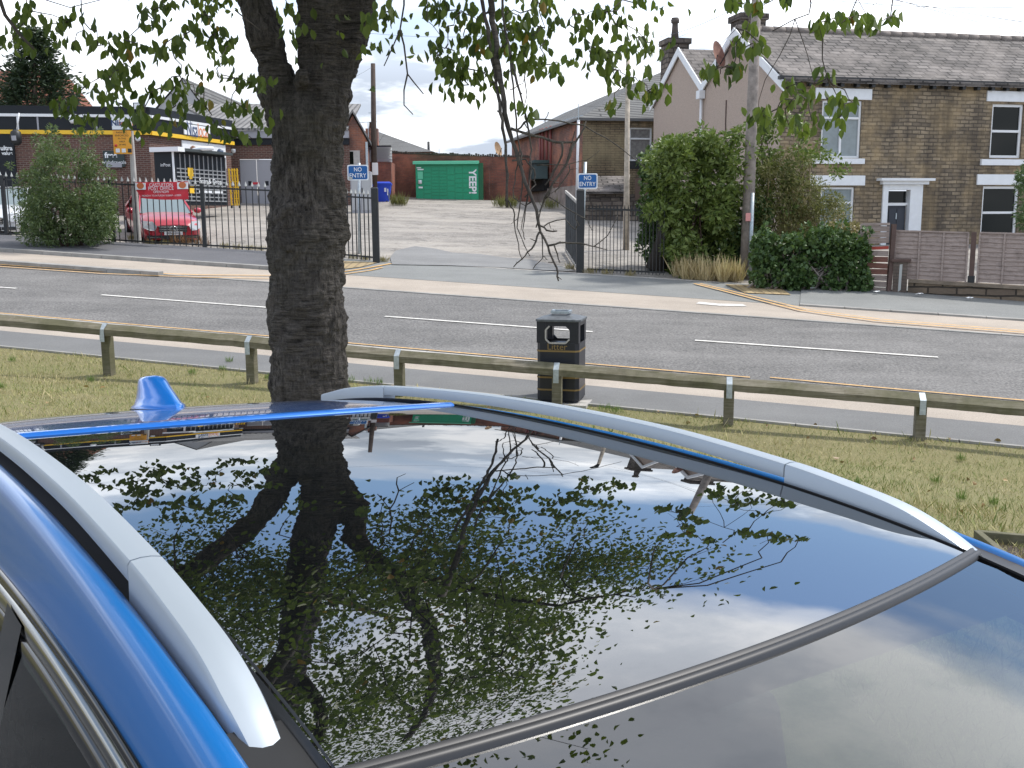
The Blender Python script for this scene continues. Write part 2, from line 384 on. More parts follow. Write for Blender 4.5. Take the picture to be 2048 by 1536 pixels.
m_green=mat('green locker steel',(.0,.27,.125),.4,var=.04,vscale=1)
m_greend=mat('green locker door',(.0,.30,.145),.4)
m_mint=mat('pale green canopy',(.12,.56,.34),.4)
m_bluebin=mat('blue bin plastic',(.02,.07,.55),.5)
m_blue=mat('sign blue',(.0,.10,.33),.4)
m_signw=mat('sign white',(.80,.82,.84),.5)
m_orange=mat('sign orange',(.80,.36,.03),.5)
m_redb=mat('red vinyl',(.62,.03,.05),.5,var=.1,vscale=6)
m_text_o=mat('orange lettering',(.80,.25,.06),.5)
m_text_n=mat('navy lettering',(.03,.06,.16),.5)
m_gold=mat('gold lettering',(.24,.155,.05),.5)
m_bin=mat('black bin plastic',(.012,.014,.022),.38,bump=.1,bscale=60)
m_bint=mat('weathered bin lid',(.10,.11,.12),.55,var=.3,vscale=12)
m_leaf=leafmat('cherry leaf',(.038,.07,.012),(.155,.205,.032),.32,(.30,.16,.03),rough=.6)
m_bush=leafmat('bright shrub leaf',(.08,.125,.025),(.20,.26,.065),.25)
m_bushd=leafmat('dark ivy leaf',(.03,.07,.022),(.10,.17,.05),.15)
m_bushl=leafmat('feathery shrub leaf',(.045,.085,.03),(.14,.19,.07),.25)
m_fir=leafmat('conifer needle',(.015,.03,.018),(.045,.07,.035),.1)
m_dry=leafmat('dry stem',(.18,.15,.06),(.40,.32,.15),.2)
m_olive=leafmat('olive shrub leaf',(.09,.10,.03),(.24,.22,.08),.25)
m_drygr=leafmat('dry grass',(.42,.32,.16),(.78,.64,.38),.3)
m_twig=mat('dead twig bark',(.075,.062,.05),.9,var=.3,vscale=30)
m_bark=None
# ================================================================== GROUND
def sheet(name,t0,t1,off,m,s0=-90,s1=90,ns=1,breaks=None):
    T=sorted({t0,t1,*[t for t,_ in GT if t0<t<t1],*(breaks or [])}); Sx=[s0+(s1-s0)*i/ns for i in range(ns+1)]
    if s0<-60<s1: Sx=sorted({*Sx,-60.})
    if s0<60<s1: Sx=sorted({*Sx,60.})
    rows=[]
    for t in T:
        r=[]
        for s in Sx:
            x,y=xy(s,t); r.append((x,y,H(x,y)+off))
        rows.append(r)
    return struct(name,MB().grid(rows,False),m)
def tpx(px,py):
    p=G(px,py); return st(p.x,p.y)[1]
def spx(px,py):
    p=G(px,py); return st(p.x,p.y)[0]
t_ge=tpx(1024,797); t_pc=tpx(1024,758); t_ck=tpx(1024,722); t_fr=tpx(1024,600); t_fc=tpx(1024,573); t_fp=tpx(1024,540)
print('T',t_ge,t_pc,t_ck,t_fr,t_fc,t_fp)
m_earth=asphalt('dry earth',(.16,.125,.08),(.28,.23,.15),spk=30,warm=(.14,.15,.06))
sheet('ground',-60,390,-.03,m_earth,s0=-380,s1=380,ns=4)
m_turf=asphalt('turf',(.15,.14,.055),(.27,.23,.11),spk=45,warm=(.12,.15,.04))
sheet('verge',3.2,t_ge,0,m_turf,s0=-25,s1=20,ns=1)
sheet('car_park',-30,3.2,0,asphalt('car park tarmac',(.13,.13,.13),(.20,.20,.2)),s0=-40,s1=40)
sheet('footpath',t_ge+.09,t_pc,.012,m_path)
sheet('cycle_lane',t_pc,t_ck,.008,m_cream)
sheet('road',t_ck,t_fr,.004,m_road)
sheet('cycle_lane',t_fr,t_fc,.008,m_cream)
sheet('pavement',t_fc,t_fp,.012,m_pave)
sheet('yard',t_fp+.1,TY+1.5,.004,m_yard,s0=-60,s1=60)
def edge(name,t,w,h,m=m_kerb,s0=-60,s1=60,step=.92,base_=0.):
    mb=MB(); s=s0
    while s<s1:
        e=min(s+step-.012,s1); q=[]
        for z in (-.05,h):
            for ss,tt in ((s,t),(e,t),(e,t+w),(s,t+w)):
                x,y=xy(ss,tt); q.append((x,y,H(x,y)+z+base_))
        mb.hexa(q); s+=step
    return struct(name,mb,m)
edge('edging',t_ge,.05,.03,m_kerb,-24,18)
edge('kerb',t_ck-.02,.10,.02,m_conc)
edge('kerb',t_fp,.12,.02,m_conc,-60,30)
edge('kerb',t_fr-.06,.12,.022,m_kerb,-60,60)
edge('kerb',t_fc-.05,.14,.10,m_kerb,-60,spx(545,543))
edge('kerb',t_fc-.05,.14,.045,m_kerb,spx(1600,607),60)
edge('kerb',t_fr-.3,.2,.11,m_kerb,-60,spx(345,548))
# raised pavements behind those kerbs
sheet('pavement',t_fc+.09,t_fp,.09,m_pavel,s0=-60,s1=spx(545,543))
sheet('pavement',t_fc+.09,t_fp+1.2,.035,m_pave,s0=spx(1600,607),s1=60)
m_entr=asphalt('patched entrance asphalt',(.17,.17,.17),(.27,.27,.265),spk=40)
def line(name,px0,px1,w,m,off=.016,n=8):
    a=G(*px0); b=G(*px1); d=(b-a).normalized(); q=Vector((-d.y,d.x,0))*w/2; rows=[[],[]]
    for i in range(n+1):
        p=a.lerp(b,i/n)
        for k,sg in enumerate((-1,1)):
            c=p+q*sg; rows[k].append((c.x,c.y,H(c.x,c.y)+off))
    return struct(name,MB().grid(rows,False),m)
for a,b in (((-160,565),(33,578)),((203,591),(545,617)),((770,634),(1185,665)),((1390,682),(1876,716))): line('lane_marking',a,b,.10,m_white)
def polyline(name,pts,w,m,off):
    P3=[G(*p) for p in pts]; rows=[[],[]]
    Q=[]
    for i in range(len(P3)-1):
        for k in range(6): Q.append(P3[i].lerp(P3[i+1],k/6))
    Q.append(P3[-1])
    for i,p in enumerate(Q):
        d=(Q[min(i+1,len(Q)-1)]-Q[max(i-1,0)]); d.z=0; d.normalize(); q=Vector((-d.y,d.x,0))*w/2
        for k,sg in enumerate((-1,1)):
            c=p+q*sg; rows[k].append((c.x,c.y,H(c.x,c.y)+off))
    return struct(name,MB().grid(rows,False),m)
Lf=lambda x,y0: y0+.0714*(x-1024)*1.0
polyline('yellow_line',[(-300,508),(0,531),(200,545),(400,552),(540,553),(690,545),(735,538),(782,529)],.09,m_yellow,.03)
polyline('yellow_line',[(-300,512),(0,535),(200,549),(400,557),(540,559),(690,550),(740,543),(765,537)],.07,m_yellow,.03)
polyline('yellow_line',[(1388,570),(1440,583),(1520,604),(1600,624),(1750,645),(2048,669),(2300,690)],.08,m_yellow,.04)
polyline('yellow_line',[(1400,570),(1455,583),(1535,603),(1612,622),(1760,642),(2048,665),(2300,686)],.06,m_yellow,.04)
polyline('yellow_line',[(1540,757),(1700,772),(2048,803),(2300,826)],.05,m_yellow,.02)
polyline('yellow_line',[(-300,600),(0,628),(560,676),(1030,717),(1500,757)],.05,m_yellow,.02)
polyline('road_marking',[(1395,607),(1440,611),(1490,612)],.3,m_white,.018)
def poly(name,pts,m,off):
    mb=MB(); mb.quad(*[(lambda p:(p.x,p.y,H(p.x,p.y)+off))(G(*p)) for p in pts]); return struct(name,mb,m)
m_tact=brickmat('tactile paving',(.50,.38,.20),(.46,.34,.18),(.28,.21,.12),bw=.2,rh=.2,ms=.03,offs=0,stainamt=.2,streak=False)
poly('yard_entrance',[(784,531),(780,516),(792,503),(830,494),(870,499),(905,507),(960,510),(1010,517),(1050,519),(1090,528),(1130,536),(1150,544),(1100,543),(1000,537),(900,533)][::-1],m_entr,.03)
poly('tactile_paving',[(1450,571),(1555,574),(1582,592),(1490,588)],m_tact,.03)
poly('tactile_paving',[(640,522),(755,527),(722,536),(640,546)],m_tact,.03)
line('yard_marking',(858,506),(895,513),.09,m_white,.012); line('yard_marking',(905,518),(950,528),.12,m_white,.012)
# planting bed with timber edge on the near right
c0=G(1953,1086)
bed=MB(); e1=G(2200,1108); e2=G(2120,1230)
def hs(p,o): return (p.x,p.y,H(p.x,p.y)+o)
far=c0+(e1-c0)+(e2-c0); bed.quad(hs(c0,.015),hs(e2,.015),hs(far,.015),hs(e1,.015)); struct('planting_bed',bed,m_soil)
tb=tag(build('timber_edging',MB().bar(Vector(hs(c0,.03)),Vector(hs(e1,.03)),.05,.13).bar(Vector(hs(c0,.032)),Vector(hs(e2,.032)),.05,.13),m_rail,bevel=.006),'grey weathered timber edging round the bark bed beside the car','edging')

# ================================================================== KNEE RAIL
kr=thing('knee_rail','long weathered timber knee rail on short posts along the grass verge','rail fence',tuple(GD(1113,12.4)))
KP=[(-90,628,742),(207,655,752),(497,680,768),(795,708,793),(1113,735,818),(1459,764,853),(1845,796,882),(2260,832,925)]
tops=[]
for (x,yt,yb) in KP:
    g=G(x,yb); D=g.y; top=P(x,yt,D); tops.append((g,top))
rd=(tops[-1][1]-tops[0][1]).normalized(); rq=Vector((-rd.y,rd.x,0)).normalized()
for i,(g,top) in enumerate(tops):
    F=Fr((top.x,top.y),(rd.x,rd.y)); 
    p=MB(); p.fbox(F,-.06,.06,g.z-.2,top.z-.045,-.13,.0)
    po=build('post',p,m_rail,kr,bevel=.008)
    b=MB(); b.fbox(F,-.034,.034,top.z-.19,top.z-.02,.052,.058)
    b.hexa([F.P(-.034,top.z-.02,.058),F.P(.034,top.z-.02,.058),F.P(.034,top.z-.02,.052),F.P(-.034,top.z-.02,.052),F.P(-.034,top.z+.056,-.045),F.P(.034,top.z+.056,-.045),F.P(.034,top.z+.05,-.05),F.P(-.034,top.z+.05,-.05)])
    build('bracket',b,m_galv,po)
for i in range(len(tops)-1):
    a,b=tops[i][1],tops[i+1][1]; d=(b-a).normalized(); nn=Vector((d.y,-d.x,0)).normalized(); vs=[]
    K=10
    rows=[]
    for k in range(K+1):
        c=a.lerp(b,k/K)+Vector((0,0,random.uniform(-.004,.004)))
        sec=[(.05,-.10),(.052,-.02),(-.045,.05),(-.075,.02),(-.07,-.10)]
        rows.append([c+nn*q+Vector((0,0,w)) for q,w in sec]+[c+nn*.05+Vector((0,0,-.10))])
    mb=MB().grid(rows,False); mb.quad(*rows[0][:5]); mb.quad(*rows[-1][:5][::-1])
    build('rail',mb,m_rail,kr)

# ================================================================== LITTER BIN
bp=GD(1108,tops[4][0].y+.30); bD=bp.y; sc=bD/FPX
lb=thing('litter_bin','black square litter bin with gold bands standing behind the knee rail','litter bin',tuple(bp))
e=Vector((math.cos(math.radians(-14)),math.sin(math.radians(-14)),0)); 
xl,xr=P(1073,700,bD).x,P(1156,700,bD).x
Fb=Fr((xl,bp.y),(e.x,e.y)); w=(xr-xl)/e.x; dpt=w*1.0; z0=bp.z-.02; zt=P(1110,643,bD).z
def ring(F,z,ins=0,ch=.05,w=w,d=dpt):
    q=[(ins+ch,-ins),(w-ins-ch,-ins),(w-ins,-ins-ch),(w-ins,-d+ins+ch),(w-ins-ch,-d+ins),(ins+ch,-d+ins),(ins,-d+ins+ch),(ins,-ins-ch)]
    return [F.P(a,z,n) for a,n in q]
zo0=zt-.27; zo1=zt-.055
# lower body
def loft(rings,mb=None,cap0=True,cap1=True,smooth=False):
    mb=mb or MB(); n=len(rings[0]); vs=[p for r in rings for p in r]; fs=[]
    for i in range(len(rings)-1):
        for k in range(n): fs.append((i*n+k,i*n+(k+1)%n,(i+1)*n+(k+1)%n,(i+1)*n+k))
    if cap0: fs.append(tuple(range(n))[::-1])
    if cap1: fs.append(tuple(range((len(rings)-1)*n,len(rings)*n)))
    return mb.add(vs,fs,smooth)
loft([ring(Fb,z0,.02),ring(Fb,z0+.05,.02),ring(Fb,z0+.06,.0),ring(Fb,zo0-.02,.0),ring(Fb,zo0,.0)],mb:=MB(),cap1=False)
mb.add(ring(Fb,zo0-.03,.01),[tuple(range(8))]); build('body',mb,m_bin,lb,bevel=.008)
# hood: corner pillars and beams around four apertures
hd=MB()
for (a0,a1,n0,n1) in ((0,.12,0,-.12),(w-.12,w,0,-.12),(0,.12,-dpt+.12,-dpt),(w-.12,w,-dpt+.12,-dpt)): hd.fbox(Fb,a0+.002,a1-.002,zo0,zt,n0-.002,n1+.002)
for (a0,a1,n0,n1) in ((.12,w-.12,-.002,-.03),(.12,w-.12,-dpt+.002,-dpt+.03)): 
    hd.fbox(Fb,a0,a1,zo1,zt,n0,n1); 
    for sg in (0,1):
        c=a0 if sg==0 else a1; dd=.05 if sg==0 else -.05
        for zz,dz in ((zo0,.05),(zo1,-.05)):
            A=Fb.P(c,zz,n0);B=Fb.P(c+dd,zz,n0);Cc=Fb.P(c,zz+dz,n0);A2=Fb.P(c,zz,n1);B2=Fb.P(c+dd,zz,n1);C2=Fb.P(c,zz+dz,n1)
            hd.add([A,B,Cc,A2,B2,C2],[(0,1,2),(3,5,4),(0,3,4,1),(1,4,5,2),(2,5,3,0)])
for a0,a1 in ((.002,.03),(w-.03,w-.002)): hd.fbox(Fb,a0,a1,zo1,zt,-.12,-dpt+.12)
build('hood',hd,m_bin,lb)
rim=MB()
pts=[(.12,zo0+.05),(.17,zo0),(w-.17,zo0),(w-.12,zo0+.05),(w-.12,zo1-.05),(w-.17,zo1),(.17,zo1),(.12,zo1-.05)]
for k in (1,0,2,7,3): 
    p,q=pts[k-1 if k else 7],pts[k]; rim.bar(Fb.P(*p,.004),Fb.P(*q,.004),.02,.02)
build('aperture_rim',rim,m_conc,lb)
zap=zt+.105
lid=loft([ring(Fb,zt,-.02,.06),ring(Fb,zt+.03,-.02,.06),ring(Fb,zap-.02,.19,.01),ring(Fb,zap,.2,.01)]); build('lid',lid,m_bint,lb,bevel=.005)
cx_=w/2
build('stubber_plate',MB().fbox(Fb,cx_-.11,cx_+.12,zap,zap+.022,-dpt/2-.08,-dpt/2-.06).fbox(Fb,cx_-.12,cx_-.095,zap-.01,zap+.028,-dpt/2-.06,-dpt/2+.10).fbox(Fb,cx_+.10,cx_+.125,zap-.01,zap+.022,-dpt/2-.06,-dpt/2+.10).fbox(Fb,cx_-.12,cx_+.12,zap-.012,zap+.018,-dpt/2+.10,-dpt/2+.125),m_galv,lb)
for zc_ in (zo0-.115,bp.z+.33,bp.z+.17):
    loft([ring(Fb,zc_,-.003),ring(Fb,zc_+.022,-.003)],mb:=MB(),False,False); build('gold_band',mb,m_gold,lb)
text('Litter',Fb,w/2,zo0-.05,.085,m_gold,lb,.006)
build('lock',MB().lathe(Fb.P(w/2,zo0-.35,.004),[(.018,-.018),(.018,.018)],10),m_gold,lb)
build('slab',MB().hexa([Fb.P(-.1,z0-.04,.12),Fb.P(w+.12,z0-.04,.12),Fb.P(w+.12,z0-.04,-dpt-.05),Fb.P(-.1,z0-.04,-dpt-.05),Fb.P(-.1,z0+.03,.12),Fb.P(w+.12,z0+.03,.12),Fb.P(w+.12,z0+.03,-dpt-.05),Fb.P(-.1,z0+.03,-dpt-.05)]),m_conc,lb)

# ================================================================== IRON RAILINGS
def railings(name,label,A,B,h,nb,posts,spike=.13,pales=.012,colr=m_black,tipm=m_tip,rail_h=(.12,-.10),group=None):
    A=Vector(A);B=Vector(B); r=thing(name,label,'fence',tuple(A),group)
    rm=MB()
    for z in rail_h:
        zz=z if z>0 else h+z
        rm.bar(A+Vector((0,0,zz)),B+Vector((0,0,zz)),.012,.045)
    build('rail',rm,colr,r)
    for i in range(nb):
        pm=MB(); tm=MB()
        p=A.lerp(B,(i+.5)/nb); pm.bar(p+Vector((0,0,.03)),p+Vector((0,0,h)),pales*2,pales*2)
        q=p+Vector((0,0,h)); k=.042 if tipm is m_tip else .02
        tm.add([q+Vector((-k,0,0)),q+Vector((0,-k,0)),q+Vector((k,0,0)),q+Vector((0,k,0)),q+Vector((0,0,spike)),q+Vector((0,0,-.04))],[(0,1,4),(1,2,4),(2,3,4),(3,0,4),(1,0,5),(2,1,5),(3,2,5),(0,3,5)])
        po_=build('pale',pm,colr,r); build('finial',tm,tipm,po_)
    for f in posts:
        p=A.lerp(B,f); build('post',MB().bar(p,p+Vector((0,0,h+.02)),.1,.1),colr,r)
    return r
fA=G(-60,471); fB=G(423,499); fC=G(555,507)
hL=(499-372)*fB.y/FPX
railings('iron_railings','black spiked iron railings in front of the red car and shrub',fA,fC,hL,52,[.13,.49,.78],pales=.011)
gL=G(752,524); fD=G(560,506)
railings('iron_railings','black railings with pale tips between tree trunk and left gatepost',fD,gL,(524-392)*gL.y/FPX,24,[],pales=.014,spike=.12)
def post(name,label,cat,px,pyb,pyt,wpx,m=m_black,cap=True,group=None):
    g=G(px,pyb); h=(pyb-pyt)*g.y/FPX; w_=wpx*g.y/FPX
    o=thing(name,label,cat,tuple(g),group)
    build('shaft',MB().box((g.x-w_/2,g.y-w_/2,g.z-.1),(g.x+w_/2,g.y+w_/2,g.z+h-.04)),m,o,bevel=.01)
    if cap: build('cap',MB().hexa([(g.x-w_/2-.01,g.y-w_/2-.01,g.z+h-.039),(g.x+w_/2+.01,g.y-w_/2-.01,g.z+h-.039),(g.x+w_/2+.01,g.y+w_/2+.01,g.z+h-.039),(g.x-w_/2-.01,g.y+w_/2+.01,g.z+h-.039),(g.x-w_/3,g.y-w_/3,g.z+h),(g.x+w_/3,g.y-w_/3,g.z+h),(g.x+w_/3,g.y+w_/3,g.z+h),(g.x-w_/3,g.y+w_/3,g.z+h)]),m,o)
    return o,g
post('gatepost','black square steel gatepost on the left of the yard entrance','gatepost',753,526,378,13)
post('gatepost','taller black square steel gatepost right of the yard entrance beside the sign','gatepost',1160,546,382,15)
gR=G(1174,546); gE=G(1330,553)
railings('iron_railings','thin rusty black railings between right gatepost and ivy tree',gR,gE,(546-418)*gR.y/FPX,22,[],pales=.009,rail_h=(.1,-.02),tipm=m_black)
# folded-back gate leaf
ga=G(1155,545); gb=P(1131,530,ga.y+3.9); gb.z=H(gb.x,gb.y)+.02
gt_=thing('gate_leaf','open grey slatted steel gate leaf folded back beside the right gatepost','gate',tuple(ga))
pm=MB(); hh=(545-408)*ga.y/FPX
for i in range(13):
    p=ga.lerp(gb,(i+.6)/13.5); pm.bar(p+Vector((0,0,.05)),p+Vector((0,0,hh)),.13 if i%2 else .07,.05)
build('slats',pm,mat('dark grey gate paint',(.05,.055,.06),.6,var=.5,vscale=4),gt_); build('frame',MB().bar(ga+Vector((0,0,hh)),gb+Vector((0,0,hh)),.05,.08).bar(ga+Vector((0,0,.12)),gb+Vector((0,0,.12)),.05,.08),m_conc,gt_)
# no entry signs
def noentry(px0,py0,px1,py1,base,poletop,label,dent=False):
    g=G(*base); D=g.y; o=thing('no_entry_sign',label,'sign',tuple(g))
    F=Fr((P(px0,py0,D).x,D-.05),(1,0)); w_=P(px1,py0,D).x-P(px0,py0,D).x; z1=P(px0,py0,D).z; z0=P(px0,py1,D).z; h_=z1-z0
    r=.04
    def rr(i):
        q=[]
        for cx,cz,a0 in ((w_-r-i,z0+i+r,-90),(w_-r-i,z1-i-r,0),(r+i,z1-i-r,90),(r+i,z0+i+r,180)):
            for k in range(4): a=math.radians(a0+k*30); q.append((cx+r*math.cos(a),cz+r*math.sin(a)))
        return q
    def plate(i,n0,n1):
        q=rr(i); return loft([[F.P(a,z,n0) for a,z in q],[F.P(a,z,n1) for a,z in q]])
    pl=build('plate',plate(0,0,.008),m_signw,o); build('panel',plate(.03,.008,.011),m_blue,pl)
    text('NO',F,w_*.5,z0+h_*.69,h_*.28,m_signw,pl,.015,bold=.001,wid=w_*.36); text('ENTRY',F,w_*.5,z0+h_*.30,h_*.28,m_signw,pl,.015,bold=.001,wid=w_*.80)
    if dent: build('scuff',MB().quad(*[F.P(a,z,.0155) for a,z in ((.02,z0+.02),(.15,z0+.02),(.12,z0+.09),(.03,z0+.11))]),m_tip,pl)
    pt=P(base[0]+poletop[0],poletop[1],D); 
    build('pole',MB().tube([(g.x,g.y+.02,g.z-.1),(pt.x,pt.y+.02,pt.z)],.038,10),m_galv,o); return o
noentry(695,330,737,361,(718,508),(0,326),'blue NO ENTRY sign with scuffed corner on pole behind the left railings',True)
noentry(1155,347,1195,378,(1163,544),(8,324),'blue NO ENTRY sign on grey pole beside the right gatepost')

# ================================================================== GREEN PARCEL LOCKER + BACK WALL
D0=50.5
Fl=Fr((P(829,365,D0).x,D0),(1,0)); Lx=P(957,365,D0).x-P(829,365,D0).x; zb=H(P(890,400,D0).x,D0); zb=P(890,409,D0).z; ztop=P(890,322,D0).z
pk=thing('parcel_locker','bright green parcel locker bank standing against the brick wall','parcel locker',(Fl.o.x,D0,zb))
build('cabinet',MB().fbox(Fl,.06,Lx,zb+.12,ztop-.12,-.75,0),m_green,pk)
build('plinth',MB().fbox(Fl,.02,Lx+.06,zb-.1,zb+.119,-.8,.03),m_green,pk)
build('canopy',MB().hexa([Fl.P(-.05,ztop-.16,.22),Fl.P(Lx+.02,ztop-.16,.22),Fl.P(Lx+.02,ztop-.06,-.8),Fl.P(-.05,ztop-.06,-.8),Fl.P(-.05,ztop-.02,.22),Fl.P(Lx+.02,ztop-.02,.22),Fl.P(Lx+.02,ztop+.05,-.8),Fl.P(-.05,ztop+.05,-.8)]),m_mint,pk)
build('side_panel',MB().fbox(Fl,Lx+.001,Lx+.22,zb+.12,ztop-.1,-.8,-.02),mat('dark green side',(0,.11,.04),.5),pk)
cols=8; cw=(Lx-.06)/cols; hz=ztop-.24-(zb+.2)
rows_=[2,1,9,9,4,5,5,2]
for c in range(cols):
    a0=.06+c*cw+.02; nr=[4,7,10,10,5,6,6,3][c]; z=ztop-.24
    hs_=[hz/nr*(1.6 if (r in (0,nr-1)) else 1) for r in range(nr)]; k=hz/sum(hs_)
    for r in range(nr):
        h_=hs_[r]*k; build('door',MB().fbox(Fl,a0,a0+cw-.04,z-h_+.02,z-.02,.001,.02),m_greend,pk); z-=h_
text('YEEP!',Fl,Lx-.30,ztop-.98,.36,m_signw,pk,.035,rot=-math.pi/2,bold=.015)
build('screen',MB().fbox(Fl,.16,.42,ztop-.85,ztop-.5,.021,.03),m_mint,pk)
build('icon',MB().lathe(Fl.P(.28,ztop-1.0,.03),[(.09,-.09),(.09,.09)],8).fbox(Fl,.2,.4,ztop-1.3,ztop-1.22,.021,.03),m_signw,pk)
build('small_print',MB().fbox(Fl,.12,.34,ztop-.34,ztop-.29,.021,.03).fbox(Fl,.16,.46,ztop-.43,ztop-.37,.021,.03),m_signw,pk)
Fw=Fr((P(782,400,D0+1).x,D0+1),(1,.02))
a0,zT=Fw.px(782,306); a1,zT2=Fw.px(1062,315); zB=zb-.6
bw=thing('brick_wall','long dark red brick boundary wall behind the green parcel locker','wall',(Fw.o.x,Fw.o.y,zb))
mb=MB()
K=40; jag=[.12 if i<1 else 0 for i in range(K+1)]
for i in range(K):
    x0=a0+(a1-a0)*i/K; x1=a0+(a1-a0)*(i+1)/K; zz=zT+(zT2-zT)*i/K+random.uniform(-.03,.03)
    mb.hexa([Fw.P(x0,zB,0),Fw.P(x1-.001,zB,0),Fw.P(x1-.001,zB,-.35),Fw.P(x0,zB,-.35),Fw.P(x0,zz,0),Fw.P(x1-.001,zz,0),Fw.P(x1-.001,zz,-.35),Fw.P(x0,zz,-.35)])
build('brickwork',mb,m_brickw,bw)
mb=MB()
for i in range(60):
    x0=a0+(a1-a0)*i/60; zz=zT+(zT2-zT)*i/60
    mb.fbox(Fw,x0,x0+(a1-a0)/60-.015,zz-.02,zz+random.uniform(.05,.12),-.38,.03)
build('coping',mb,mat('sooty coping brick',(.07,.055,.045),.9,var=.5,vscale=3),bw)

# ================================================================== BRICK OUTBUILDING, SHED, POLE, BINS (middle left of yard)
Fo=Fr((P(738,380,46).x,46),(1,.12)); o=thing('brick_outbuilding','small red brick gabled building with boarded window beside the tree trunk','building',(Fo.o.x,46,H(Fo.o.x,46)))
aL=Fo.px(640,300)[0]; zE=Fo.px(738,284)[1]; aP,zP=Fo.px(705,230); zB=H(Fo.o.x,46)-.5; aP0=aP
q=[(aL,zB),(0,zB),(0,zE),(aP,zP),(2*aP,zE),(aL,zE)] if 2*aP>aL else [(aL,zB),(0,zB),(0,zE),(aP,zP),(aL,zE)]
mb=MB(); mb.quad(*[Fo.P(a,z,0) for a,z in q]); mb.quad(Fo.P(0,zB,0),Fo.P(0,zB,-9),Fo.P(0,zE,-9),Fo.P(0,zE,0)); build('wall',mb,m_brickr,o)
mb=MB(); ov=.18
for s0,s1 in (((.15,zE-.12),(aP,zP+.12)),((aP,zP+.12),(2*aP-.15,zE-.12))):
    mb.hexa([Fo.P(s0[0],s0[1],ov),Fo.P(s1[0],s1[1],ov),Fo.P(s1[0],s1[1],-9),Fo.P(s0[0],s0[1],-9),Fo.P(s0[0],s0[1]+.12,ov),Fo.P(s1[0],s1[1]+.12,ov),Fo.P(s1[0],s1[1]+.12,-9),Fo.P(s0[0],s0[1]+.12,-9)])
build('roof',mb,m_corr,o)
r=Fo.rect(696,301,707,331); wn=build('window',MB().fbox(Fo,r[0],Fo.px(720,315)[0],r[2],r[3],.01,.05),m_conc,o); build('pane',MB().fbox(Fo,r[0]+.03,r[1],r[2]+.05,r[3]-.05,.051,.055),m_glassd,wn)
r=Fo.rect(733,280,736,395); build('downpipe',MB().fbox(Fo,-.1,.0,zB,zE,.01,.1),m_galv,o)
Fc=Fr((P(701,380,42).x,42),(1,0)); wc=Fc.px(742,380)[0]; zb_=H(Fc.o.x,42)
cbt=thing('electricity_cabinet','pale grey metal cabinet standing behind the left NO ENTRY sign','cabinet',(Fc.o.x,42,zb_))
zc1=Fc.px(720,343)[1]
build('body',MB().fbox(Fc,0,wc,zb_-.3,zc1,-.5,0),m_lgrey,cbt,bevel=.02); 
for k in (0,1): 
    d_=build('door',MB().fbox(Fc,.05+k*wc/2,wc/2-.03+k*wc/2,zb_+.1,zc1-.08,.001,.02),mat('cabinet door',(.42,.43,.44),.5),cbt); build('handle',MB().fbox(Fc,wc/2-.1+k*.14,wc/2-.06+k*.14,zb_+.8,zb_+1,.021,.05),m_black,d_)
build('vent',MB().fbox(Fc,.1,wc-.1,zc1-.3,zc1-.12,.021,.03),mat('teal vent',(.05,.12,.12),.5),cbt)
# telegraph pole left
g=GD(750,47); pt=P(746,127,47); tp=thing('telegraph_pole','thin dark wooden telegraph pole rising behind the blue bins','pole',tuple(g))
build('shaft',MB().tube([g,pt],[.15,.10],10),mat('dark pole',(.07,.05,.04),.9,var=.3),tp); q=P(751,338,46.8); build('notice',MB().box((q.x-.13,q.y-.16,q.z-.27),(q.x+.13,q.y-.12,q.z+.27)),m_signw,tp)
build('step',MB().box((g.x-.16,g.y-.05,g.z+4),(g.x+.2,g.y-.03,g.z+4.03)).box((g.x-.16,g.y-.05,g.z+5),(g.x+.2,g.y-.03,g.z+5.03)),m_galv,tp)
# shed with corrugated fascia
Fs=Fr((P(737,350,49.5).x,49.5),(1,0)); r=Fs.rect(737,324,783,410); sh=thing('lean_to_shed','low brick lean-to with white corrugated sheet front beside the telegraph pole','shed',(Fs.o.x,49.5,zb))
build('wall',MB().fbox(Fs,r[0],r[1],zb-.8,r[3],-2,0),m_brickw,sh)
r2=Fs.rect(737,294,783,324); mb=MB()
for k in range(5):
    z0_=r2[2]+(r2[3]-r2[2])*k/5; mb.hexa([Fs.P(r2[0],z0_,-.06),Fs.P(r2[1]-.04*(5-k),z0_,-.06),Fs.P(r2[1],z0_,-.2),Fs.P(r2[0],z0_,-.2),Fs.P(r2[0],z0_+.13,.14),Fs.P(r2[1],z0_+.13,.14),Fs.P(r2[1],z0_+.13,-.2),Fs.P(r2[0],z0_+.13,-.2)])
build('corrugated_sheet',mb,mat('white corrugated sheet',(.55,.55,.54),.5),sh)
build('cap_board',MB().fbox(Fs,r2[0],r2[1],r2[3]+.001,r2[3]+.06,-.3,.16),m_black,sh)
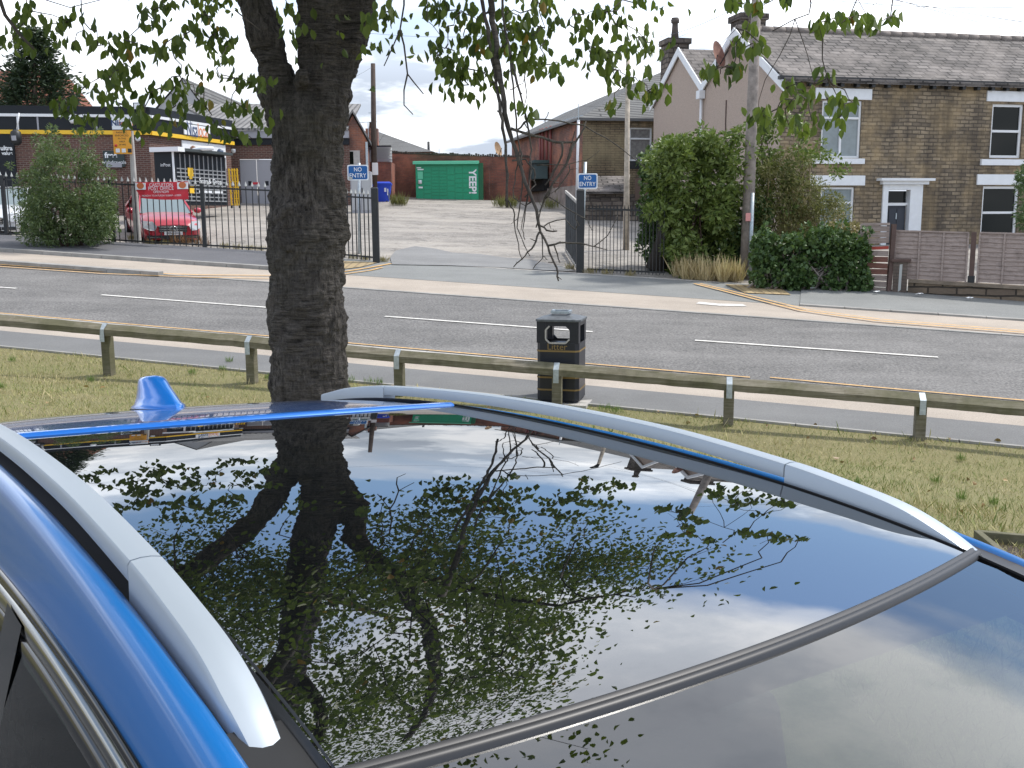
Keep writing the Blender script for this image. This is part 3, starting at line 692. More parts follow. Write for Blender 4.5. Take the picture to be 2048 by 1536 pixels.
# wheelie bins
def bigbin(px0,px1,py0,py1,D,label,lidm=m_bluebin):
    F=Fr((P(px0,400,D).x,D),(1,.05)); w_=P(px1,400,D).x-P(px0,400,D).x; z0=P(px0,py1,D).z; z1=P(px0,py0,D).z; h_=z1-z0
    o=thing('wheeled_bin',label,'bin',(F.o.x,D,z0),'blue bins by the shed')
    def rg(z,i,j=0): return [F.P(i,z,-j),F.P(w_-i,z,-j),F.P(w_-i,z,-.8+j),F.P(i,z,-.8+j)]
    build('body',loft([rg(z0+.12,.10,.08),rg(z0+h_*.78,.0),rg(z0+h_*.86,-.03,-.03)]),m_bluebin,o)
    build('lid',loft([rg(z0+h_*.865,-.04,-.04),rg(z0+h_*.93,-.04,-.04),rg(z1,.05,.2)]),m_bluebin,o)
    for a in (.18,w_-.18): build('wheel',MB().tube([F.P(a-.03,z0+.09,-.1),F.P(a+.03,z0+.09,-.1)],.09,12,smooth=False),m_black,o)
    build('logo',MB().fbox(F,w_*.70,w_*.80,z0+h_*.55,z0+h_*.72,.02,.045).fbox(F,w_*.84,w_*.9,z0+h_*.4,z0+h_*.68,.02,.045),m_signw,o)
bigbin(741,781,363,409,48,'blue wheeled bin standing nearest the corrugated shed')
bigbin(718,745,366,412,46.8,'blue wheeled bin partly hidden behind the left railings')
# far roofs behind wall
def hipt(name,label,D,corn,eave,ridge,depth,rm,wm,base_off=3):
    F=Fr((P(corn[0],300,D).x,D),(1,0)); a1=F.px(corn[1],300)[0]; zE=F.px((corn[0]+corn[1])/2,eave)[1]; r0,zr=F.px(ridge[0],ridge[2],-depth/2); r1,_=F.px(ridge[1],ridge[2],-depth/2)
    o=thing(name,label,'house',(F.o.x,D,zE-base_off))
    build('wall',MB().fbox(F,.2,a1-.2,zE-base_off,zE,-depth+.2,-.2),wm,o)
    mb=MB(); A=[F.P(0,zE,0),F.P(a1,zE,0),F.P(a1,zE,-depth),F.P(0,zE,-depth),F.P(r0,zr,-depth/2),F.P(r1,zr,-depth/2)]
    mb.add(A,[(0,1,5,4),(1,2,5),(2,3,4,5),(3,0,4),(0,3,2,1)]); return o,F,build('roof',mb,rm,o)
o,F,rf=hipt('bungalow','low house with grey hipped roof showing behind the brick wall',60,(690,868),304,(725,752,262),14,m_tile,m_brickr)
a,z=F.px(743,262,-1); build('chimney',MB().fbox(F,a-.35,a+.35,z-1.6,z+.15,-1.6,-1),m_brickr,rf); build('chimney_pot',MB().lathe(F.P(F.px(741,260,-1)[0],z+.15,-1.3),[(.14,0),(.1,.35),(.13,.37)],8),m_brown,rf)
def aerial(px,py,h,D,label,arms=True):
    p=P(px,py,D); g=p-Vector((0,0,h)); o=thing('tv_aerial',label,'aerial',tuple(g))
    build('mast',MB().bar(g,p,.04),m_galv,o)
    if arms: build('arms',MB().bar(p+Vector((-.5,0,0)),p+Vector((.5,0,.05)),.025).bar(p+Vector((-.3,-.2,0)),p+Vector((-.3,.2,0)),.02).bar(p+Vector((.3,-.2,0)),p+Vector((.3,.2,0)),.02),m_galv,o)
aerial(736,245,2.2,60,'thin tv aerial above the far bungalow chimney'); aerial(878,292,1.5,75,'small tv aerial beyond the brick wall')
g=P(857,306,70); gg=thing('flue_pipe','short dark flue pipe poking above the brick wall','flue',tuple(g-Vector((0,0,1)))); build('pipe',MB().tube([g-Vector((0,0,1)),P(857,283,70)],.09,8),m_black,gg)
def dish(px,py,D,r,label,m):
    p=P(px,py,D); o=thing('satellite_dish',label,'satellite dish',tuple(p)); mb=MB(); rows=[]
    ax=Vector((.85,-.45,.25)).normalized(); u=ax.cross(Vector((0,0,1))).normalized(); v=u.cross(ax)
    for i in range(5):
        rr=r*i/4; rows.append([p+u*rr*math.cos(t)+v*rr*1.1*math.sin(t)+ax*(.22*rr*rr/r) for t in [2*math.pi*k/14 for k in range(15)]])
    build('dish',mb.grid(rows),m,o); build('arm',MB().bar(p-v*r,p+ax*r*.8,.03).bar(p,p-Vector((0,0,r*1.6))-ax*.15,.05),m_black,o)
dish(994,299,54,.36,'brownish satellite dish on top of the brick wall',mat('rusty dish',(.40,.26,.15),.7,var=.3))

# ================================================================== STONE-FRONTED BUILDING (B)
D=46.; Xc=P(1165,300,D).x; e14=(math.cos(math.radians(10)),math.sin(math.radians(10)))
FB=Fr((Xc,D),e14); FS=Fr((Xc-.24*13,D+.97*13),(.24,-.97)); LS=math.hypot(.24*13,.97*13)
zE=FB.px(1165,237)[1]; zB=H(Xc,D)-1; WB=12
sb=thing('stone_house','old house with yellow stone front, red brick side and grey hipped roof','house',(Xc,D,H(Xc,D)))
rw=FB.rect(1259,255,1304,322); rd_=FB.rect(1262,383,1300,425)
build('front_wall',wall(FB,0,WB,zB,zE,[rw],.15),m_stone2,sb)
Fk=FS; aK,_=FS.px(1075,330); 
build('side_wall',wall(FS,0,LS,zB,zE-.06,[],.1),m_brickr,sb)
build('side_plinth',MB().fbox(FS,0,LS+.02,zB,FS.px(1110,376)[1],0,.12),mat('worn render plinth',(.30,.25,.22),.95,var=.4,vscale=1.5),sb)
# roof
Fx=Vector((FB.e.x,FB.e.y,0)); bx=-Vector((FB.n.x,FB.n.y,0)); bd=Vector((-.24,.97,0))
c=[FB.P(-.25,zE,.25),FB.P(WB+.25,zE,.25),Vector((FB.P(WB+.25,zE,.25)))+bd*13.5,FB.P(-.25,zE,.25)+bd*13.5]
for k in (2,3): c[k].z=zE
ap=P(1325,143,1)-CAM; ctr=(c[0]+c[1]+c[2]+c[3])/4; apx=CAM+ap*(ctr.y); apx=Vector((apx.x,apx.y,apx.z))
r2_=ray(1128,226); apx2=CAM+r2_*((ctr.y+7)/r2_.y)
mb=MB(); mb.add([*c,apx,apx2],[(0,1,4),(1,2,5,4),(2,3,5),(3,0,4,5)]); rf=build('roof',mb,m_tile,sb)
build('gutter',MB().bar(c[0]+Vector((0,0,-.05)),c[1]+Vector((0,0,-.05)),.12).bar(c[0]+Vector((0,0,-.05)),c[3]+Vector((0,0,-.05)),.1),mat('dark grey gutter',(.12,.12,.12),.6),sb)
def sash(F,r,parent,style,n=-.1,fw=.07,pm=m_glassd,fm=m_upvc,trs=.3):
    a0,a1,z0,z1=r; mb=MB(); g=.003
    mb.fbox(F,a0+g,a0+fw,z0+g,z1-g,n-.04,n+.03).fbox(F,a1-fw,a1-g,z0+g,z1-g,n-.04,n+.03).fbox(F,a0+fw,a1-fw,z0+g,z0+fw,n-.04,n+.029).fbox(F,a0+fw,a1-fw,z1-fw,z1-g,n-.04,n+.029)
    if style in ('t','tc'):
        zt_=z1-(z1-z0)*trs; mb.fbox(F,a0+fw,a1-fw,zt_-fw/2,zt_+fw/2,n-.035,n+.028)
        if style=='tc': am=(a0+a1)/2; mb.fbox(F,am-fw/2,am+fw/2,z0+fw,zt_-fw/2,n-.03,n+.04); mb.fbox(F,a0+fw,am,z0+fw+.001,z0+fw+.05,n-.03,n+.04)
    if style=='s':
        zt_=(z0+z1)/2; mb.fbox(F,a0+fw,a1-fw,zt_-.04,zt_+.04,n-.035,n+.04)
    w_=build('window',mb,fm,parent); build('pane',MB().fbox(F,a0+fw*.9,a1-fw*.9,z0+fw*.9,z1-fw*.9,n-.03,n-.02),pm,w_); return w_
sash(FB,rw,sb,'t',pm=m_curt,trs=.33)
build('window_sill',MB().fbox(FB,rw[0]-.1,rw[1]+.1,rw[2]-.35,rw[2]-.002,-.02,.05),m_black,sb); build('lintel',MB().fbox(FB,rw[0]-.1,rw[1]+.1,rw[3]+.002,rw[3]+.3,-.02,.03),m_stone,sb)
for px_ in (1085,1090,1098,1106):
    a,_=FS.px(px_,300); build('drainpipe',MB().tube([FS.P(a,FS.px(px_,345)[1],.12),FS.P(a,zE+.1,.12)],.06,8),mat('oxide red pipe',(.25,.07,.06),.6),sb)
# projecting green box over doorway
r=FS.rect(1063,330,1100,360)
hb=thing('loading_hatch','grey green corrugated box over a dark doorway on the brick side wall','hatch',tuple(FS.P(r[0],r[2],0)))
mb=MB()
for k in range(7): a=r[0]+(r[1]-r[0])*k/7; mb.fbox(FS,a,a+(r[1]-r[0])/7-.08,r[2],r[3],.1,.75)
build('box',mb,mat('slate green sheet',(.07,.11,.115),.6),hb); build('rim',MB().fbox(FS,r[0]-.1,r[1]+.1,r[3]+.001,r[3]+.14,.05,.85),mat('green rim',(.06,.10,.10),.6),hb)
build('doorway',MB().fbox(FS,r[0]+.1,r[1]-.1,FS.px(1080,383)[1],r[2]-.001,.02,.3),mat('dark opening',(.008,.008,.008),.9),hb)
# downpipe, low outbuilding roof and rubble garden wall in front of stone face
p=P(1157,240,45.5); q=P(1153,420,45.5); dp=thing('drainpipe','white plastic drainpipe at the corner of red brick and stone','pipe',tuple(q)); build('pipe',MB().tube([q,p],.06,8),m_upvc,dp); build('aerial',MB().bar(p,p+Vector((0,0,.7)),.03).bar(p+Vector((-1,.1,-.1)),p+Vector((.2,0,.2)),.03),m_galv,dp)
Fr2=Fr((P(1168,400,41).x,41),(1,.05)); r=Fr2.rect(1168,401,1330,425); rb=thing('rubble_wall','low rubble stone wall with weeds behind the thin railings','wall',(Fr2.o.x,41,r[2]))
build('stonework',MB().fbox(Fr2,0,r[1],r[2]-1.5,r[3],-.4,0),m_rubble,rb)
Fr3=Fr((P(1178,400,43).x,43),(1,.05)); r=Fr3.rect(1178,376,1330,400); ob=thing('stone_outhouse','low stone outhouse with sloping mossy slate roof under the stone front','shed',(Fr3.o.x,43,r[2]))
build('wall',MB().fbox(Fr3,0,r[1],r[2]-1.5,r[3]-.25,-2,0),m_rubble,ob)
z1_=Fr3.px(1200,352,-2)[1]
build('roof',MB().hexa([Fr3.P(-.2,r[3]-.24,.2),Fr3.P(r[1]*.48,r[3]-.24,.2),Fr3.P(r[1]*.62,z1_-.1,-2),Fr3.P(-.2,z1_-.1,-2),Fr3.P(-.2,r[3]-.14,.2),Fr3.P(r[1]*.48,r[3]-.14,.2),Fr3.P(r[1]*.62,z1_,-2),Fr3.P(-.2,z1_,-2)]),m_slate,ob)
build('verge_board',MB().bar(Fr3.P(r[1]*.48,r[3]-.1,.22),Fr3.P(r[1]*.62,z1_+.02,-2),.12,.08),m_conc,ob)
dd=build('door',MB().fbox(Fr3,r[1]*.6,r[1]*.8,r[2],r[3]+.4,.02,.05),mat('brown door',(.12,.08,.06),.7),ob)
# slim old column
g=G(1252,500); c1=P(1256,118,g.y); lc=thing('lamp_column','slim peeling pale lamp column in front of the stone front','lamp post',tuple(g))
build('column',MB().tube([g,g.lerp(c1,.35),c1],[.10,.085,.06],10),mat('peeling cream paint',(.42,.36,.29),.8,var=.35,vscale=7),lc); q=P(1249,104,g.y); build('lantern',MB().tube([c1,q+Vector((.05,0,.05)),q+Vector((-.12,-.2,.12))],[.05,.1,.07],8),m_black,lc)
# ================================================================== TERRACE WITH PEBBLEDASH GABLE END (right)
D=33.5; Xc=P(1563,200,D).x; a14=math.radians(13); e=Vector((math.cos(a14),math.sin(a14),0)); b=Vector((-math.sin(a14),math.cos(a14),0))
FT=Fr((Xc,D),e); FG=Fr((Xc+b.x*11.2,D+b.y*11.2),(-b.x,-b.y)); LG=11.2
zg=H(Xc,D)-.6; zE=FT.px(1563,160)[1]; WT=15
th=thing('terraced_house','stone terraced house with white lintels, slate roof and pink pebbledash gable end','house',(Xc,D,zg))
R=lambda x0,y0,x1,y1: FT.rect(x0,y0,x1,y1)
w1=R(1643,201,1722,316); w2=R(1640,374,1707,478); w3=R(1982,208,2045,316); w4=R(1963,372,2036,478); dr=R(1773,380,1816,500)
build('front_wall',wall(FT,0,WT,zg,zE+.15,[w1,w2,w3,w4,dr],.18),m_stone,th)
sash(FT,w1,th,'tc',pm=m_blind,n=-.08); sash(FT,w2,th,'tc',pm=m_blind,n=-.08); sash(FT,w3,th,'s',n=-.1,fw=.09); sash(FT,w4,th,'s',n=-.1,fw=.09)
for x0,y0,x1,y1,d_ in ((1630,177,1743,199,.05),(1973,183,2090,204,.05),(1618,351,1729,371,.05),(1953,349,2070,370,.05)):
    r=R(x0,y0,x1,y1); build('lintel',MB().fbox(FT,*r,-.02,d_),m_wpaint,th,bevel=.01)
for x0,y0,x1,y1 in ((1625,317,1727,328),(1960,319,2075,331),(1622,479,1720,489)):
    r=R(x0,y0,x1,y1); build('window_sill',MB().fbox(FT,*r,-.05,.09),m_wpaint,th,bevel=.01)
ds=MB(); r0=R(1762,369,1773,500); r1=R(1816,369,1841,500); rt=R(1762,369,1841,380); rc=R(1753,357,1860,362); rc2=R(1760,362,1852,369)
ds.fbox(FT,r0[0],r0[1]-.005,zg,rt[3],-.17,.06).fbox(FT,r1[0]+.005,r1[1],zg,rt[3],-.17,.06).fbox(FT,r0[1]-.005,r1[0]+.005,rt[2],rt[3],-.17,.059)
build('door_surround',ds,m_wpaint,th,bevel=.01)
build('door_hood',MB().fbox(FT,rc[0],rc[1],rc[2],rc[3],0,.3).fbox(FT,rc2[0],rc2[1],rc2[2],rc2[3]-.001,0,.18),m_wpaint,th)
rr=R(1774,408,1815,500); do=build('door',MB().fbox(FT,dr[0]+.05,dr[1]-.05,zg,rr[3]-.05,-.16,-.11),mat('dark blue door',(.012,.018,.03),.35),th)
for k in (0,1):
    a=dr[0]+.14+k*(dr[1]-dr[0]-.2)/2; build('panel',MB().fbox(FT,a,a+.28,rr[3]-.9,rr[3]-.15,-.109,-.095),mat('door panel',(.02,.028,.045),.3),do)
build('handle',MB().fbox(FT,(dr[0]+dr[1])/2-.02,(dr[0]+dr[1])/2+.02,rr[3]-.5,rr[3]-.3,-.11,-.07),m_galv,do)
tr_=build('transom',MB().fbox(FT,dr[0],dr[1],rr[3]-.04,rr[3]+.04,-.15,-.08),m_upvc,th); build('pane',MB().fbox(FT,dr[0]+.03,dr[1]-.03,rr[3]+.041,dr[3]-.03,-.15,-.14),m_glassd,tr_)
# gable end
aP1,zP1=FG.px(1473,66); aV,zV=FG.px(1408,176); aP2,zP2=FG.px(1361,104); aF,zF=FG.px(1308,206)
print('gable',aP1,zP1,aV,zV,aP2,zP2,aF,zF,LG,zE)
gp=[(aF,zg-.5),(LG,zg-.5),(LG,zE),(aP1,zP1),(aV,zV),(aP2,zP2),(aF,zF)]
mb=MB(); mb.quad(*[FG.P(a,z,0) for a,z in gp]); build('gable_wall',mb,m_harl,th)
def slab(F,a,za,b_,zb_,n0,n1,th_,m,name,par): 
    return build(name,MB().hexa([F.P(a,za,n0),F.P(b_,zb_,n0),F.P(b_,zb_,n1),F.P(a,za,n1),F.P(a,za+th_,n0),F.P(b_,zb_+th_,n0),F.P(b_,zb_+th_,n1),F.P(a,za+th_,n1)]),m,par)
# roofs run along e (n negative = into terrace)
rf=slab(FG,LG+.25,zE-.08,aP1,zP1,.06,-WT,.14,m_slate,'roof',th)
slab(FG,aP1,zP1,aV,zV,.06,-WT,.14,m_slate,'roof',th)
slab(FG,aV,zV,aP2,zP2,.06,-9,.12,m_slate,'roof',th); slab(FG,aP2,zP2,aF-.2,zF-.2,.06,-9,.12,m_slate,'roof',th)
rm_=MB()
i=0
while i<WT/.46:
    rm_.tube([FG.P(aP1,zP1+.14,-.46*i),FG.P(aP1,zP1+.14+random.uniform(-.01,.02),-.46*i-.44)],.14,8); i+=1
build('ridge_tiles',rm_,mat('ridge tile',(.22,.19,.17),.9,var=.3),rf)
for (a,za,b_,zb_) in ((LG+.3,zE-.22,aP1,zP1+.02),(aP1,zP1+.02,aV+.02,zV+.02),(aV-.02,zV-.02,aP2,zP2+.02),(aP2,zP2+.02,aF-.2,zF-.18)):
    build('bargeboard',MB().hexa([FG.P(a,za-.16,.07),FG.P(b_,zb_-.16,.07),FG.P(b_,zb_-.16,.12),FG.P(a,za-.16,.12),FG.P(a,za+.16,.07),FG.P(b_,zb_+.16,.07),FG.P(b_,zb_+.16,.12),FG.P(a,za+.16,.12)]),m_wpaint,th)
build('hopper',MB().fbox(FG,aV-.16,aV+.16,zV-.4,zV-.1,.02,.25),m_wpaint,th)
build('downpipe',MB().tube([FG.P(aV,zV-.4,.1),FG.P(aV,zg,.1)],.055,8),m_upvc,th)
a_,_=FG.px(1452,250); build('cable',MB().tube([FG.P(a_,zP1-2.2,.02),FG.P(a_,zg,.02)],.02,6),m_brown,th)
build('gutter',MB().fbox(FT,-.2,WT,zE+.0,zE+.11,.08,.24),m_black,th)
for k in range(26): build('gutter_bracket',MB().fbox(FT,.3+k*.56,.42+k*.56,zE-.17,zE-.001,.001,.2),m_black,th)
# chimneys
def chim(F,px0,px1,py0,py1,n0,pots,label=None):
    a0,_=F.px(px0,py1,n0); a1,_=F.px(px1,py1,n0); z0=F.px((px0+px1)/2,py1,n0)[1]; z1=F.px((px0+px1)/2,py0,n0)[1]
    c=build('chimney',MB().fbox(F,a0,a1,z0-1.5,z1-.22,n0-.9,n0).fbox(F,a0-.08,a1+.08,z1-.219,z1,n0-.98,n0+.08),m_rubble,th)
    for px_,pt_ in pots:
        a,_=F.px(px_,py0,n0); zt_=F.px(px_,pt_,n0)[1]; h_=zt_-z1
        build('chimney_pot',MB().lathe(F.P(a,z1,n0-.4),[(.17,0),(.13,h_*.55),(.12,h_*.75),(.17,h_*.76),(.18,h_*.93),(.14,h_*.94),(.16,h_)],10),mat('dark pot',(.10,.085,.075),.9),c)
    return c
FTb=Fr((FT.o.x,FT.o.y),e)
chim(FT,1337,1377,76,150,-10.2,[(1357,32)])
chim(FT,1481,1530,26,110,-4.6,[])
def flatdish():
    p=FG.P(*FG.px(1434,110,.5),.5); o=thing('satellite_dish','rust red satellite dish between the two pebbledash gables','satellite dish',tuple(p)); 
    ax=Vector((.75,-.6,.25)).normalized(); u=ax.cross(Vector((0,0,1))).normalized(); v=u.cross(ax); rows=[]
    for i in range(5):
        q=.42*i/4; rows.append([p+u*q*math.cos(t)+v*q*1.15*math.sin(t)+ax*(.5*q*q) for t in [2*math.pi*k/16 for k in range(17)]])
    build('dish',MB().grid(rows),mat('rust dish',(.28,.15,.12),.7,var=.35,vscale=4),o); build('arm',MB().bar(p-v*.4,p+ax*.45,.03).bar(p,p-v*.75-ax*.2,.05),m_black,o)
flatdish()

# ================================================================== GARDEN FENCES (right)
wa=G(1815,588); wb=G(2048,606); dv=(wb-wa); dv.z=0; dv.normalize(); grd=(wb.z-wa.z)/(wb-wa).to_2d().length
FW_=Fr((wa.x,wa.y),dv)
def zgr(a): return wa.z+grd*a
gw=thing('garden_wall','low coursed sandstone wall under the wooden fence panels','wall',tuple(wa))
mb=MB(); mb.hexa([FW_.P(0,zgr(0)-.3,0),FW_.P(6,zgr(6)-.3,0),FW_.P(6,zgr(6)-.3,-.3),FW_.P(0,zgr(0)-.3,-.3),FW_.P(0,zgr(0)+.27,0),FW_.P(6,zgr(6)+.35,0),FW_.P(6,zgr(6)+.35,-.3),FW_.P(0,zgr(0)+.27,-.3)])
m_wstone=brickmat('garden wall stone',(.25,.19,.13),(.16,.12,.09),(.03,.025,.02),bw=.62,rh=.17,ms=.022,warp=.08,stainamt=.5,bump=1,streak=False)
build('stonework',mb,m_wstone,gw)
build('coping',MB().hexa([FW_.P(0,zgr(0)+.271,.04),FW_.P(6,zgr(6)+.351,.04),FW_.P(6,zgr(6)+.351,-.32),FW_.P(0,zgr(0)+.271,-.32),FW_.P(0,zgr(0)+.35,.04),FW_.P(6,zgr(6)+.43,.04),FW_.P(6,zgr(6)+.43,-.32),FW_.P(0,zgr(0)+.35,-.32)]),mat('coping stone',(.20,.16,.12),.9,var=.4,vscale=3,bump=.6),gw)
gf=thing('garden_fence','grey overlap wooden fence standing on the low sandstone wall at right','fence',tuple(FW_.P(0,zgr(0),-.12)))
def panel(px0,px1,pyt,pyb,label):
    n=-.12; a0,_=FW_.px(px0,500,n); a1,_=FW_.px(px1,500,n); zt_=FW_.px((px0+px1)/2,pyt,n)[1]; zb_=FW_.px((px0+px1)/2,pyb,n)[1]
    K=11; mb=MB()
    for k in range(K):
        z0=zb_+(zt_-zb_)*k/K; z1=zb_+(zt_-zb_)*(k+1)/K+.02; rows=[[],[]]
        for j in range(9):
            a=a0+(a1-a0)*j/8; wv=random.uniform(-.012,.012); dz=-.03*(a-a0)
            rows[0].append(FW_.P(a,z0+wv+dz,n+.035)); rows[1].append(FW_.P(a,z1+dz,n+.008))
        mb.grid(rows,False)
        mb.grid([[p+FW_.n*-.012 for p in r] for r in rows],False)
    o=build('panel',mb,m_panel,gf)
    for k in range(4):
        a=a0+(a1-a0)*(k+.02)/3.04; dz=-.03*(a-a0); build('batten',MB().fbox(FW_,a-.02,a+.02,zb_+dz-.02,zt_+dz,n+.036,n+.06),m_panel,o)
    build('cap_rail',MB().bar(FW_.P(a0,zt_+.02,n+.02),FW_.P(a1,zt_+.02-.03*(a1-a0),n+.02),.07,.035),m_panel,o)
panel(1790,1936,463,558,'grey overlap fence panel nearest the garden gate'); panel(1957,2110,467,566,'grey overlap fence panel at the right edge of view')
def fpost(px,pyt,pyb,wp,label,m):
    a,_=FW_.px(px,500,-.12); zt_=FW_.px(px,pyt,-.12)[1]; zb_=FW_.px(px,pyb,-.12)[1]
    o=build('post',MB().fbox(FW_,a-wp/2,a+wp/2,zb_,zt_,-.17,-.06),m,gf,bevel=.008); build('foot',MB().fbox(FW_,a-wp/2-.02,a+wp/2+.02,zb_-.05,zb_+.12,-.18,-.04),m_black,o)
fpost(1946,464,562,.11,'brown fence post between the two overlap panels',m_brown)
# gate
Fg=Fr((wa.x,wa.y),dv); a0,_=Fg.px(1722,520); a1,_=Fg.px(1776,520); zt_=Fg.px(1750,450)[1]; zb_=Fg.px(1750,585)[1]
gg=thing('garden_gate','patched plank garden gate with grey and red boards','gate',tuple(Fg.P(a0,zb_,0)))
K=11
for k in range(K):
    z0=zb_+(zt_-zb_)*k/K; z1=z0+(zt_-zb_)/K-.02; tl=random.uniform(-.02,.02)
    mm=m_redwood if k in (3,4,5) else (mat('bright red board',(.40,.06,.04),.7) if k==7 else m_panel)
    if k==7: z1=z0+.07
    build('board',MB().hexa([Fg.P(a0,z0-tl,.03),Fg.P(a1,z0+tl,.03),Fg.P(a1,z0+tl,0),Fg.P(a0,z0-tl,0),Fg.P(a0,z1-tl,.03),Fg.P(a1,z1+tl,.03),Fg.P(a1,z1+tl,0),Fg.P(a0,z1-tl,0)]),mm,gg)
build('stile',MB().fbox(Fg,a0-.05,a0,zb_,zt_+.03,-.03,.05),m_panel,gg); build('brace',MB().fbox(Fg,a0,a1,zt_-.01,zt_+.05,-.03,.05),m_panel,gg)
p=G(1776,590); pt=Fg.P(a1+.09,Fg.px(1782,448)[1],0); gp_=thing('gate_post','tall brown wooden gate post right of the patched gate','post',tuple(p)); build('shaft',MB().bar(Vector((pt.x-.05,pt.y,zb_-.2)),pt,.1,.1),m_brown,gp_)
a0,_=Fg.px(1786,550); a1,_=Fg.px(1814,550); zt_=Fg.px(1800,518)[1]
pl=thing('brick_pillar','short brick gate pillar with stone cap and white streak','pillar',tuple(Fg.P(a0,zgr(0),0)))
build('brickwork',MB().fbox(Fg,a0,a1,zgr(0)-.3,zt_-.07,-.3,.06),brickmat('pillar brick',(.22,.17,.14),(.16,.12,.1),(.12,.1,.08),stainamt=.3,streak=False),pl); build('cap',MB().fbox(Fg,a0-.05,a1+.07,zt_-.069,zt_,-.34,.1),m_brown,pl,bevel=.01)
build('paint_streak',MB().quad(*[Fg.P(a0+x,z,.063) for x,z in ((.13,zgr(0)+.05),(.19,zgr(0)+.1),(.2,zt_-.12),(.14,zt_-.13))]),m_tip,pl)
# red-brown stone pier beyond gate foot
# ================================================================== TELEGRAPH POLE right
g=G(1491,558); Dp=g.y; top=P(1518,-130,Dp); tpr=thing('telegraph_pole','tall weathered wooden telegraph pole beside the ivy hedge','pole',tuple(g))
build('shaft',MB().tube([g-Vector((0,0,.3)),g.lerp(top,.5),top],[.165,.135,.11],14),m_pole,tpr)
q0=P(1499,556,Dp-.17); q1=P(1505,386,Dp-.15); build('cable_guard',MB().tube([q0,q1],.05,8),m_galv,tpr)
q=P(1496,434,Dp-.19); build('label_plate',MB().box((q.x-.06,q.y-.02,q.z-.1),(q.x+.06,q.y,q.z+.1)),mat('red white plate',(.7,.3,.28),.5),tpr)
def wire(p,q,sag,r,label):
    pts=[p.lerp(q,i/16)-Vector((0,0,sag*4*(i/16)*(1-i/16))) for i in range(17)]
    o=build('overhead_wire',MB().tube(pts,r,5),m_black); tag(o,label,'wire',group='overhead wires')
wire(P(1517,-90,Dp),P(2120,84,20),.1,.006,'lowest overhead wire above the slate roof ridge')
wire(P(1517,-60,Dp),P(2160,60,20),.1,.006,'second lowest overhead wire above the slate roof')
wire(P(1517,-20,Dp),P(2180,8,20),.2,.006,'overhead wire nearly level along the top right edge')
wire(P(1515,-10,Dp),P(1300,76,40),.2,.008,'overhead wire from the pole down to the back chimney')
wire(P(1300,20,30),P(700,62,30),.4,.004,'faint overhead wire crossing the sky above the yard')
wire(P(1517,0,Dp),P(1180,118,45),.3,.004,'faint overhead wire slanting left above the stone house')
wire(P(747,132,47),P(560,172,40),.4,.005,'faint overhead wire from the thin dark pole towards the tree')

# ================================================================== SHOP (left)
D=39.; Xc=P(300,300,D).x; FA=Fr((Xc,D),(math.cos(math.radians(9)),math.sin(math.radians(9)))); dR=Vector((.30,.954,0)).normalized(); FR=Fr((Xc,D),dR)
sh=thing('corner_shop','flat roofed brown brick shop with black fascia and yellow band','shop',(Xc,D,H(Xc,D)))
zg=H(Xc,D)-1.0; zt_=FA.px(290,214)[1]; zw0=FA.px(290,236)[1]; zy1=FA.px(290,262)[1]; zy0=FA.px(290,270)[1]; LR=7.0
LR=FR.px(461,290)[0]
aL=FA.px(-200,250)[0]
build('wall',wall(FA,aL,0,zg,zy0,[],.1),m_brickb,sh); build('wall',wall(FR,0,LR,zg,zy0,[],.1),m_brickb,sh)
def two(name,z0,z1,n,m,z0b=None,z1b=None):
    z0b=z0b or z0; z1b=z1b or z1
    build(name,MB().fbox(FA,aL,n*.6,z0,z1,-.3,n),m,sh); build(name,MB().fbox(FR,.001,LR+.1,z0,z1,-.3,n),m,sh)
two('yellow_band',zy0,zy1-.002,.14,m_yband); two('fascia',zy1,zw0-.002,.12,m_fascia); two('white_trim',zw0,zw0+.10,.17,m_upvc); two('parapet',zw0+.102,zt_,.08,m_fascia)
build('flat_roof',MB().quad(FA.P(aL,zt_,.0),FA.P(0,zt_,0),FR.P(LR,zt_,0),FA.P(aL,zt_,-12)),m_black,sh)
for px_ in (38,78,195): 
    a,_=FA.px(px_,250); build('fascia_joint',MB().fbox(FA,a-.03,a+.03,zy1,zw0,.121,.14),m_upvc if px_==38 else m_lgrey,sh)
# right side sign + window strip
a0,_=FR.px(361,255); a1,_=FR.px(413,265); zc0=zy1+.0; sg=build('shop_sign',MB().fbox(FR,a0,a1,zy1+.03,zw0-.03,.125,.17),m_signw,sh)
zm=(zy1+zw0)/2; text('Nisa',FR,a0+(a1-a0)*.30,zm,.62,m_text_n,sg,.18,wid=(a1-a0)*.40,bold=.005); text('local',FR,a0+(a1-a0)*.72,zm,.55,m_text_o,sg,.18,wid=(a1-a0)*.40,bold=.0)
mb=MB()
for k in range(9): t=math.radians(20+k*17.5); mb.box((0,0,0),(0,0,0)) if False else None
a0,_=FR.px(362,290); a1,_=FR.px(449,305); z1=FR.px(400,284)[1]; z1=zy0-.05; z0=z1-.95
wp=build('poster_window',MB().fbox(FR,a0,a1,z0,z1,.01,.06),m_signw,sh)
for k,(f,c_) in enumerate(((.22,(.20,.10,.06)),(.56,(.03,.03,.035)),(.84,(.05,.08,.14)))):
    a=a0+(a1-a0)*f; build('poster_figure',MB().lathe(FR.P(a,z0+.62,.08),[(.02,-.15),(.16,-.08),(.16,.08),(.03,.16)],8).fbox(FR,a-.3,a+.3,z0+.05,z0+.45,.061,.08),mat('poster ink',c_,.5),wp)
